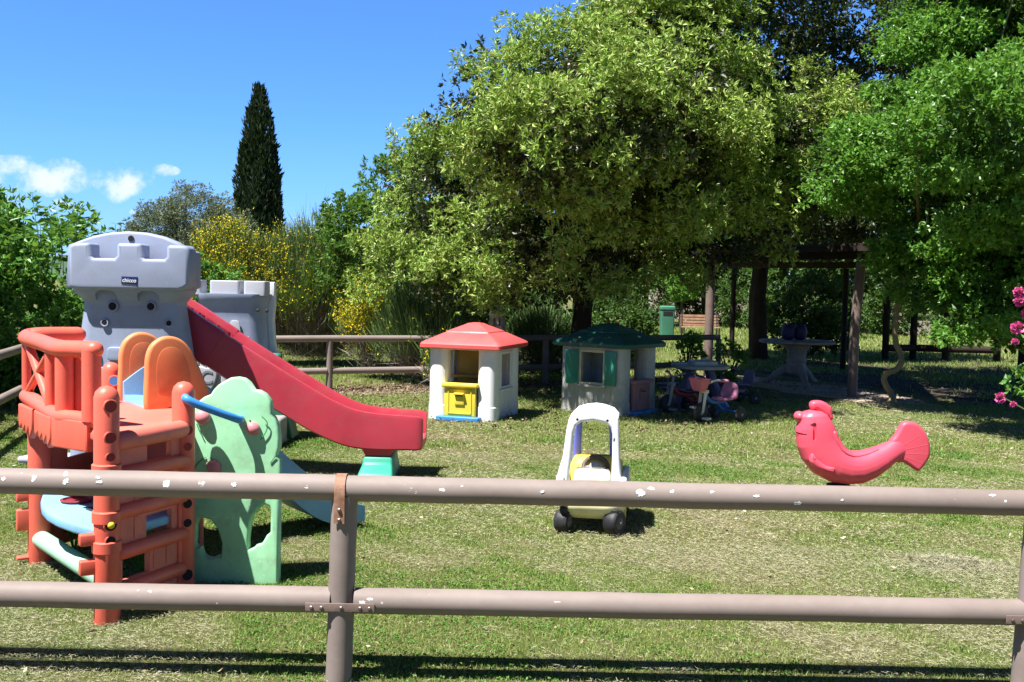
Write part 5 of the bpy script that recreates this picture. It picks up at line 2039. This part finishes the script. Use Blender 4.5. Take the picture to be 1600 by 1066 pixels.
def broom(label, x, y, h, rx, ry, n, nf, lean=0.0, flo=(.45, 1.0), twigs=.25, wid=.011, name='broom_bush', patch=None):
    t = thing(name, label, 'shrub', (x, y, 0))
    # tufts of rush-like stems on a rounded dome of branch ends
    nb = max(14, n // 45)
    ba = rng.uniform(0, 2 * PI, nb)
    br = np.sqrt(rng.uniform(0, 1, nb))
    hump = 1 + .13 * np.sin(ba * 3 + x) + .08 * np.sin(ba * 5 + 1)
    bx, by = x + rx * br * hump * np.cos(ba) + lean * br, y + ry * br * np.sin(ba)
    dome = np.sqrt(np.clip(1 - .8 * br ** 2, 0, 1))
    bz = (h - .38) * dome * rng.uniform(.42, 1.0, nb) ** .7
    i = rng.integers(0, nb, n)
    P = np.stack([bx[i], by[i], bz[i]], 1) + rng.normal(size=(n, 3)) * np.array([.085, .085, .09])
    D = unit(np.stack([(bx[i] - x) / rx * .45, (by[i] - y) / ry * .45, np.full(n, .95)], 1) + rng.normal(size=(n, 3)) * np.array([.24, .24, .15]))
    Ln = rng.uniform(.16, .48, n)
    T = P + D * Ln[:, None]
    V, Fc = leaves(P, unit(D), Ln, np.full(n, wid), .0)
    np_mesh('stems', V, Fc, L_broom, t)
    nt_ = int(n * twigs)
    j = rng.integers(0, nb, nt_)
    P2 = np.stack([x + rng.normal(size=nt_) * rx * .25, y + rng.normal(size=nt_) * ry * .25, rng.uniform(0, .2, nt_)], 1)
    T2 = np.stack([bx[j], by[j], bz[j]], 1) + rng.normal(size=(nt_, 3)) * .12
    s0 = rng.uniform(0, .7, nt_)[:, None]
    A_ = P2 + (T2 - P2) * s0
    D2 = (T2 - P2) + rng.normal(size=(nt_, 3)) * .25
    V, Fc = leaves(A_, unit(D2), np.linalg.norm(D2, axis=1) * .5, np.full(nt_, wid * .9), 0)
    np_mesh('twigs', V, Fc, L_twig, t)
    if nf:
        k = rng.integers(0, n, nf * 6)
        if patch is not None:
            w_ = patch(T[k])
            k = k[rng.uniform(size=len(k)) < w_][:nf * 2]
        else:
            k = k[:nf * 2]
        q = rng.uniform(flo[0], flo[1], len(k))[:, None]
        Fp = P[k] + unit(D[k]) * Ln[k][:, None] * q + rng.normal(size=(len(k), 3)) * .02
        m_ = np.repeat(np.arange(len(k)), 3)
        V, Fc = leaves(Fp[m_], unit(rng.normal(size=(len(m_), 3))), rng.uniform(.018, .034, len(m_)), rng.uniform(.014, .026, len(m_)), .2)
        np_mesh('flowers', V, Fc, L_flower, t)['kind'] = 'stuff'
    return t


broom('broom bush in full yellow flower to the left below the cypress', -5.45, 19, 2.95, .95, .8, 12000, 5200, twigs=.3, flo=(.3, 1))
broom('green broom bush with scattered yellow flowers right of the cypress', -3.9, 19.4, 3.1, 1.3, .9, 19000, 3000, twigs=.35, flo=(.2, 1), patch=lambda T: np.clip(.45 + 1.4 * (T[:, 0] < -4.2) + 1.0 * (T[:, 0] > -3.3), 0, 1))
broom('narrow broom plant hung densely with bright yellow flowers above the far fence', -2.45, 17.0, 1.95, .36, .4, 2000, 2400, twigs=.3, flo=(.0, 1))
broom('dark green broom bush leaning over the far fence beside the red roofed playhouse', -1.35, 16.3, 1.95, .72, .6, 9000, 160, twigs=.55, flo=(.0, .9))
broom('sparse low broom trailing yellow flowers through the rails by the red roofed playhouse', -1.0, 14.9, 1.05, .3, .35, 700, 160, twigs=1.3, flo=(.0, 1))
broom('soft grey green broom bush behind the gap between the playhouses', .55, 17.6, 1.55, .55, .5, 3200, 0, twigs=.3)
broom('low blue green broom bush in front of the slatted fence', -3.75, 20.2, 1.5, .7, .5, 3200, 20, twigs=.3)


def bush(name, label, Y, px, blobs, mat, leaf, ncl, clr, per, group=None, trunk=None, ros=6, wl=.45, low=.03, up=.25, droop=.05):
    x0 = at(px, 450, Y).x
    t = thing(name, label, 'shrub' if 'shrub' in name or 'bush' in name else ('plant' if 'plant' in name else 'tree'), (x0, Y, 0), 0, group)
    bl = [(x0 + b0[0], Y + b0[1], b0[2], b0[3], b0[4], b0[5]) for b0 in blobs]
    _, cc = crown('foliage', t, mat, bl, ncl, clr, per, ros, leaf, 1.0, up, (.65, 1.05), .65, low, .66, droop=droop, wl=wl)
    if trunk:
        limbs(t, bark, (x0, Y, 0), (x0, Y, trunk[0]), trunk[1], [tuple(c) for c in cc[:trunk[2]]], 'trunk')
    else:
        s = B()
        for c in cc[:10]:
            s.tube([(x0, Y, -.03), ((x0 + c[0]) / 2, (Y + c[1]) / 2, c[2] * .6), tuple(c)], [.02, .014, .006], n=5)
        s.build('stem', bark, t, world=True, weld=False)
    return t


bush('shrub', 'dark leafy shrub beside the green litter bin beyond the far fence', 20.5, 960, [(0, 0, .75, .8, .6, .75), (.4, -.1, .85, .4, .4, .45), (-.5, .1, .6, .5, .5, .6)], L_back, .10, 130, .22, 16)
bush('shrub', 'dense green shrub filling the gap right of the red roofed playhouse', 18.5, 830, [(0, 0, .7, .9, .6, .75), (-.8, .2, .8, .7, .5, .8), (.7, .2, .6, .6, .5, .6)], L_back, .09, 150, .22, 16)
bush('leafy_plant', 'young sunlit leafy plant behind the picnic table near the brown post', 17.4, 1078, [(0, 0, .42, .22, .2, .4), (.05, 0, .68, .14, .14, .16)], L_lime, .09, 26, .12, 7, trunk=None)
bush('leafy_plant', 'small sunlit leafy plant right of the brown post near the stone table', 17.0, 1142, [(0, 0, .38, .24, .2, .36), (-.05, 0, .6, .15, .14, .14)], L_lime, .09, 26, .12, 7, trunk=None)
bush('topiary_tree', 'small round clipped bush above the green litter bin', 37, 1066, [(0, 0, 1.75, .5, .5, .48)], L_lime, .12, 70, .2, 12, trunk=(1.3, .06, 6))
bush('shrub', 'leafy climbing shrub in the shade behind the stone table', 25.5, 1270, [(0, 0, 1.2, .7, .6, 1.1), (.6, .1, 1.0, .5, .4, .9), (-.6, 0, .9, .5, .4, .8)], L_back, .12, 130, .25, 12)
bgl = 'dense green background tree beyond the garden lawn'
for (px, Y, h, w_) in ((520, 34, 3.2, 2.4), (610, 38, 4.0, 2.4), (700, 36, 4.4, 2.4), (800, 40, 5.0, 2.6), (900, 38, 5.0, 2.4), (1180, 46, 6.0, 2.6), (1270, 42, 5.2, 2.4), (1360, 48, 6.5, 2.8), (1450, 43, 5.6, 2.6), (1545, 46, 6.0, 2.6), (1640, 42, 5.6, 2.6), (1740, 46, 6, 2.8), (1010, 46, 6.0, 2.6), (1100, 50, 6.4, 2.8)):
    low_ = .05 if px < 950 else 1.6
    bl = [(0, 0, h * .62, w_ * .8, w_ * .6, h * .36), (-w_ * .5, .2, h * .42, w_ * .5, w_ * .5, h * .28), (w_ * .5, -.2, h * .45, w_ * .5, w_ * .5, h * .28)]
    if low_ < 1:
        bl += [(0, -.3, h * .2, w_ * .8, w_ * .5, h * .22)]
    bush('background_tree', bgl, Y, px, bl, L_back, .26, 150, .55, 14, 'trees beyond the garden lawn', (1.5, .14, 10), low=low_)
for (px, Y, h, w_) in ((1215, 39, 1.9, 1.3), (1310, 37, 1.6, 1.2), (1400, 40, 2.0, 1.3), (1500, 38, 1.7, 1.2), (470, 27, 1.6, 1.2), (1600, 40, 1.8, 1.4), (1100, 46, 2.2, 1.5), (1165, 44, 2.6, 1.3), (1010, 44, 2.4, 1.6)):
    bush('shrub', 'dark rounded shrub at the far end of the lawn', Y, px, [(0, 0, h * .5, w_ * .8, .6, h * .5), (-w_ * .4, 0, h * .4, w_ * .5, .5, h * .4)], L_back, .16, 90, .32, 12, 'shrubs at the far end of the lawn')

# weeds under the gym
for px, py, lab in ((104, 872, 'small green weed growing under the play gym behind its mint bar'), (210, 905, 'small green weed showing through the lower opening of the play gym')):
    p = gnd(px, py)
    t = thing('weed', lab, 'plant', (p.x, p.y + .1, 0))
    n = 26
    P, D, Ln = [], [], []
    s = B()
    for k in range(9):
        a = random.uniform(0, 6.28)
        r_ = random.uniform(.02, .12)
        tip = Vector((p.x + r_ * math.cos(a) * 1.3, p.y + .1 + r_ * math.sin(a), random.uniform(.15, .33)))
        s.tube([(p.x, p.y + .1, 0), tuple(tip)], [.004, .002], n=5)
        for q in range(7):
            b2 = random.uniform(0, 6.28)
            P.append(tuple(tip + Vector((0, 0, -.02 * (q // 3)))))
            D.append((math.cos(b2), math.sin(b2), random.uniform(-.2, .5)))
            Ln.append(random.uniform(.04, .07))
    V, Fc = leaves(np.array(P), unit(np.array(D)), np.array(Ln), np.array(Ln) * .55, .15)
    np_mesh('foliage', V, Fc, L_hedge, t)
    s.build('stem', L_hedge, t, world=True, weld=False)

# ================================================================== PERGOLA AND GARDEN FURNITURE
wood = simple('shade_dark_wood', (.032, .021, .017), .8, .3, 4, .4, .01, stretch=(1, 1, .3))  # wood colour taken near black to paint the shade under the roof
post_m = simple('post_paint', (.20, .145, .125), .5, .15, 5, .2, .01)
PA, PB = gnd(1106, 588), gnd(1331, 620)
PA = Vector((3.72, 18.8, 0))
PC, PF = Vector((7.0, 21.0, 0)), Vector((5.35, 24.2, 0))
per = thing('pergola', 'dark wooden shelter with brown posts and a sloping roof over the round stone table', 'pergola', PB)
for P, top, rr_ in ((PB, 2.12, .075), (PA, 2.2, .085), (PC, 2.15, .06), (PF, 2.2, .06)):
    s = B()
    s.tube([P - UP * .1, P + UP * 1.0, P + Vector((.06 if P is PB else 0, 0, top))], rr_, n=16)
    s.build('post', post_m if P in (PA, PB) else wood, per, world=True, sharp=50)  # rear posts get the darkened wood as painted shade


def beam(a_, b2, w_, h, nm, mat=wood):
    d = b2 - a_
    s = B()
    e = Vector((-d.y, d.x, 0)).normalized() * w_ / 2
    s.rings([[p - e - UP * h / 2, p + e - UP * h / 2, p + e + UP * h / 2, p - e + UP * h / 2] for p in (a_, b2)])
    return s.build(nm, mat, per, world=True)


u1 = (PB - PA).normalized()
v1 = (PC - PB).normalized()
zA, zB = 2.27, 2.22
beam(PA - u1 * .4 + UP * zA, PB + u1 * .5 + UP * zB, .1, .13, 'beam')
beam(PF - u1 * .4 + UP * zA, PC + u1 * .5 + UP * zB, .1, .13, 'beam')
for k in range(8):
    q = k / 7
    a_ = PA.lerp(PB, q) - v1 * .35 + UP * (zA + .07 + (zB - zA) * q)
    b2 = PF.lerp(PC, q) + v1 * .35 + UP * (zA + .07 + (zB - zA) * q)
    beam(a_, b2, .06, .08, 'rafter')
s = B()
q0 = PA - u1 * .5 - v1 * .45 + UP * (zA + .12)
q1 = PB + u1 * .85 - v1 * .45 + UP * (zB + .12)
q2 = PC + u1 * .85 + v1 * .45 + UP * (zB + .12)
q3 = PF - u1 * .5 + v1 * .45 + UP * (zA + .12)
nC = 40
rings = []
for i in range(nC + 1):
    q = i / nC
    a_, b2 = q0.lerp(q1, q), q3.lerp(q2, q)
    dz = UP * (.018 if i % 2 else -.0)
    rings.append([a_ + dz, b2 + dz, b2 + dz + UP * .03, a_ + dz + UP * .03])
s.rings(rings)
s.build('roof', simple('roof_sheet_brown', (.045, .03, .025), .7, .3, 3, .3, .01), per, world=True, smooth=False)  # roof brown lowered towards black, shade put into its colour
beam(q0 + u1 * .02 - UP * .06, q1 - u1 * .02 - UP * .03, .03, .09, 'fascia')

# round stone table
rt = gnd(1243, 600)
t = thing('stone_table', 'round stone pedestal table with three curved feet under the pergola', 'table', (rt.x, rt.y, 0))
tstone = simple('table_stone', (.36, .32, .28), .85, .2, 8, .4, .01)
s = B()
s.lathe([(.0, .72), (.63, .72), (.66, .735), (.66, .765), (.64, .78), (.0, .785)], (0, 0, 0), 48)
s.build('tabletop', tstone, t, sharp=40)
s = B()
s.lathe([(.10, .16), (.17, .2), (.185, .3), (.16, .38), (.18, .42), (.16, .46), (.17, .58), (.22, .66), (.24, .72)], (0, 0, 0), 28)
s.build('pedestal', tstone, t, sharp=40)
for k in range(3):
    a = -PI / 2 + .1 + k * 2 * PI / 3
    d = Vector((math.cos(a), math.sin(a), 0))
    s = B()
    s.tube([d * .08 + UP * .30, d * .2 + UP * .27, d * .36 + UP * .15, d * .46 + UP * .055, d * .54 + UP * .03], [.075, .075, .065, .05, .045], n=10, cap='round')
    s.build('foot', tstone, t, sharp=60)
tubm = plastic('tub_dark_blue', (.035, .03, .12), .5, .2, .2)
for px, lab in ((1231, 'left one of two dark blue rounded tubs on the stone table'), (1251, 'right one of two dark blue rounded tubs on the stone table')):
    c = at(px, 527, rt.y)
    tt = thing('planter_tub', lab, 'tub', (c.x, rt.y + (.0 if px < 1240 else .05), .786), 0, 'blue tubs on the stone table')
    s = B()
    s.lathe([(.06, 0), (.095, .02), (.118, .08), (.122, .15), (.11, .21), (.085, .25), (.07, .26)], (0, 0, 0), 28)
    s.build('tub_body', tubm, tt, sharp=50)
    s = B()
    s.torus((0, 0, .262), .075, .012, (0, 0, 1), 24, 8)
    s.build('rim', tubm, tt)

# low rail and posts beyond the pergola
Yq = 24.5
rp = [(at(1385, 500, Yq).x, Yq), (at(1436, 500, Yq).x, Yq + .3), (at(1482, 500, Yq).x, Yq + .1), (at(1560, 500, Yq).x, Yq)]
t = thing('rail_fence', 'dark wooden rail fence with tall posts at the back of the shelter', 'fence', (rp[0][0], rp[0][1], 0))
for x, y in rp:
    s = B()
    s.tube([(x, y, -.1), (x, y, 1.9)], .085, n=10)
    s.build('post', wood, t, world=True, sharp=50)
for (a_, b2) in zip(rp[:-1], rp[1:]):
    for z in (.32,):
        s = B()
        s.tube([(a_[0], a_[1] - .09, z), (b2[0], b2[1] - .09, z)], .09, n=10)
        s.build('rail', wood, t, world=True, sharp=50)

# slatted fence left
t = thing('slat_fence', 'dark weathered slatted fence half hidden under the broom bushes', 'fence', (-4.4, 22, 0))
slm = simple('weathered_slat', (.085, .07, .06), .9, .4, 5, .4, .01, stretch=(.3, 1, 1))
for k in range(8):
    s = B()
    s.box((-4.4, 22, .32 + k * .105), (2.3, .03, .06))
    s.build('slat', slm, t, world=True)
for x in (-5.5, -4.4, -3.3):
    s = B()
    s.box((x, 22.05, .6), (.09, .07, 1.25))
    s.build('post', slm, t, world=True)

# litter bin, bench, pale wall and house
bn = at(1042, 500, 34)
t = thing('litter_bin', 'green litter bin with a dark slot standing beyond the far fence', 'bin', (bn.x, 34, 0))
bgm = plastic('bin_green', (.05, .20, .13), .5, .1, .25)
s = B()
s.rings([[Vector((x * k, y * k, z)) for x, y in rrect(.48, .42, .05, 3)] for z, k in ((0, .9), (.9, 1), (.98, 1.0))])
s.build('bin_body', bgm, t, sharp=40)
s = B()
s.rings([[Vector((x * k, y * k, z)) for x, y in rrect(.52, .46, .05, 3)] for z, k in ((.98, 1), (1.06, 1), (1.10, .8))])
s.build('bin_lid', bgm, t, sharp=40)
s = B()
s.box((0, -.212, .84), (.32, .01, .13))
s.build('bin_slot', dark, t)
bc = at(1094, 500, 33)
t = thing('garden_bench', 'garden bench with sunlit brown slats beyond the far fence', 'bench', (bc.x, 33, 0))
slb = simple('bench_slat', (.42, .26, .17), .7, .25, 6, .3, .01)
for k in range(4):
    s = B()
    s.box((0, .12 + .02 * k, .50 + .1 * k), (1.25, .025, .075))
    s.build('back_slat', slb, t)
for k in range(3):
    s = B()
    s.box((0, -.28 + .13 * k, .43), (1.25, .1, .03))
    s.build('seat_slat', slb, t)
for x in (-.58, .58):
    s = B()
    s.tube([(x, -.3, 0), (x, -.3, .42), (x, .1, .42), (x, .2, .92)], .025, n=8)
    s.tube([(x, .16, .0), (x, .1, .42)], .025, n=8)
    s.build('bench_leg', spring_m, t, weld=False)
pale = simple('pale_render', (.42, .35, .31), .9, .15, 1.5, .3, .02)
wl0, wl1 = at(1300, 470, 39), at(1690, 470, 39)
t = thing('garden_wall', 'low pale garden wall glimpsed between trunks at the far end of the lawn', 'wall', (wl0.x, 39.5, 0))
s = B()
s.box(((wl0.x + wl1.x) / 2, 41.5, .4), (wl1.x - wl0.x, .3, .8))
s.build('wall_body', pale, t, world=True)
s = B()
s.box(((wl0.x + wl1.x) / 2, 41.5, .83), (wl1.x - wl0.x + .1, .42, .08))
s.build('coping', stonel, t, world=True)
hc = at(1110, 450, 56)
t = thing('farmhouse', 'pale house wall seen through the trees behind the garden bench', 'house', (hc.x, 56, 0))
s = B()
s.box((0, 2, 1.6), (6.5, 4, 3.2))
s.build('wall', pale, t)
s = B()
s.rings([[Vector((x, y, z)) for y, z in ((-.3, 3.2), (2, 4.4), (4.3, 3.2), (4.3, 3.08), (-.3, 3.08))] for x in (-3.6, 3.6)])
s.build('roof', simple('clay_tile', (.36, .17, .10), .9, .3, 6, .4, .03), t)
for x in (-1.8, .9):
    s = B()
    s.box((x, -.01, 1.7), (.9, .04, 1.2))
    f = s.build('window', simple('window_frame_paint', (.25, .22, .2), .6), t)
    s = B()
    s.box((x, -.035, 1.7), (.74, .02, 1.04))
    s.build('pane', simple('window_glass_dark', (.03, .035, .04), .15, .1, 2, 0, spec=.6), f)

# ================================================================== ROSE BUSH at the right edge
YRs = 7.6
rbx = at(1640, 500, YRs).x
rose = thing('rose_bush', 'rose bush with bright pink blooms reaching in at the right edge', 'rose bush', (rbx + .15, YRs, 0))
_, cc = crown('foliage', rose, L_hedge, [(rbx + .12, YRs, 1.45, .22, .3, .35), (rbx + .15, YRs, .95, .25, .3, .3), (at(1596, 600, YRs).x + .04, YRs, at(1596, 600, YRs).z, .08, .1, .10), (rbx + .3, YRs, 1.2, .3, .3, .6)], 60, .10, 9, 6, .055, 1.0, .1, (.6, 1.05), .8, .3, .6, wl=.6)
s = B()
for c in list(cc[:18]) + [tuple(at(1567, 621, YRs)), tuple(at(1592, 512, YRs)), tuple(at(1594, 460, YRs))]:
    c = Vector(c)
    s.tube([(rbx + .2, YRs, 0), Vector((rbx + .15, YRs, c.z * .7)), c], [.012, .009, .004], n=6)
s.build('stem', leafmat('rose_stem', [(0, (.10, .16, .05)), (1, (.18, .2, .09))], trans=0), rose, world=True, weld=False)
petal = leafmat('rose_petal', [(0, (.70, .05, .30)), (.6, (.82, .10, .42)), (1, (.90, .25, .55))], trans=.25, rough=.5, spec=.2)
for px, py, r_ in ((1592, 457, .045), (1594, 470, .05), (1590, 513, .055), (1586, 534, .03), (1562, 622, .045), (1583, 632, .026), (1606, 490, .05)):
    c = at(px, py, YRs - .05)
    n = 46
    d = unit(rng.normal(size=(n, 3)) + np.array([-.2, -.4, .35]))
    V, Fc = leaves(np.tile(np.array(c), (n, 1)) + d * r_ * .25, unit(d + rng.normal(size=(n, 3)) * .25), np.full(n, r_ * .85), np.full(n, r_ * .95), .3)
    np_mesh('bloom', V, Fc, petal, rose)

for o in list(bpy.data.objects):
    if 'mx' in o:
        del o['mx']
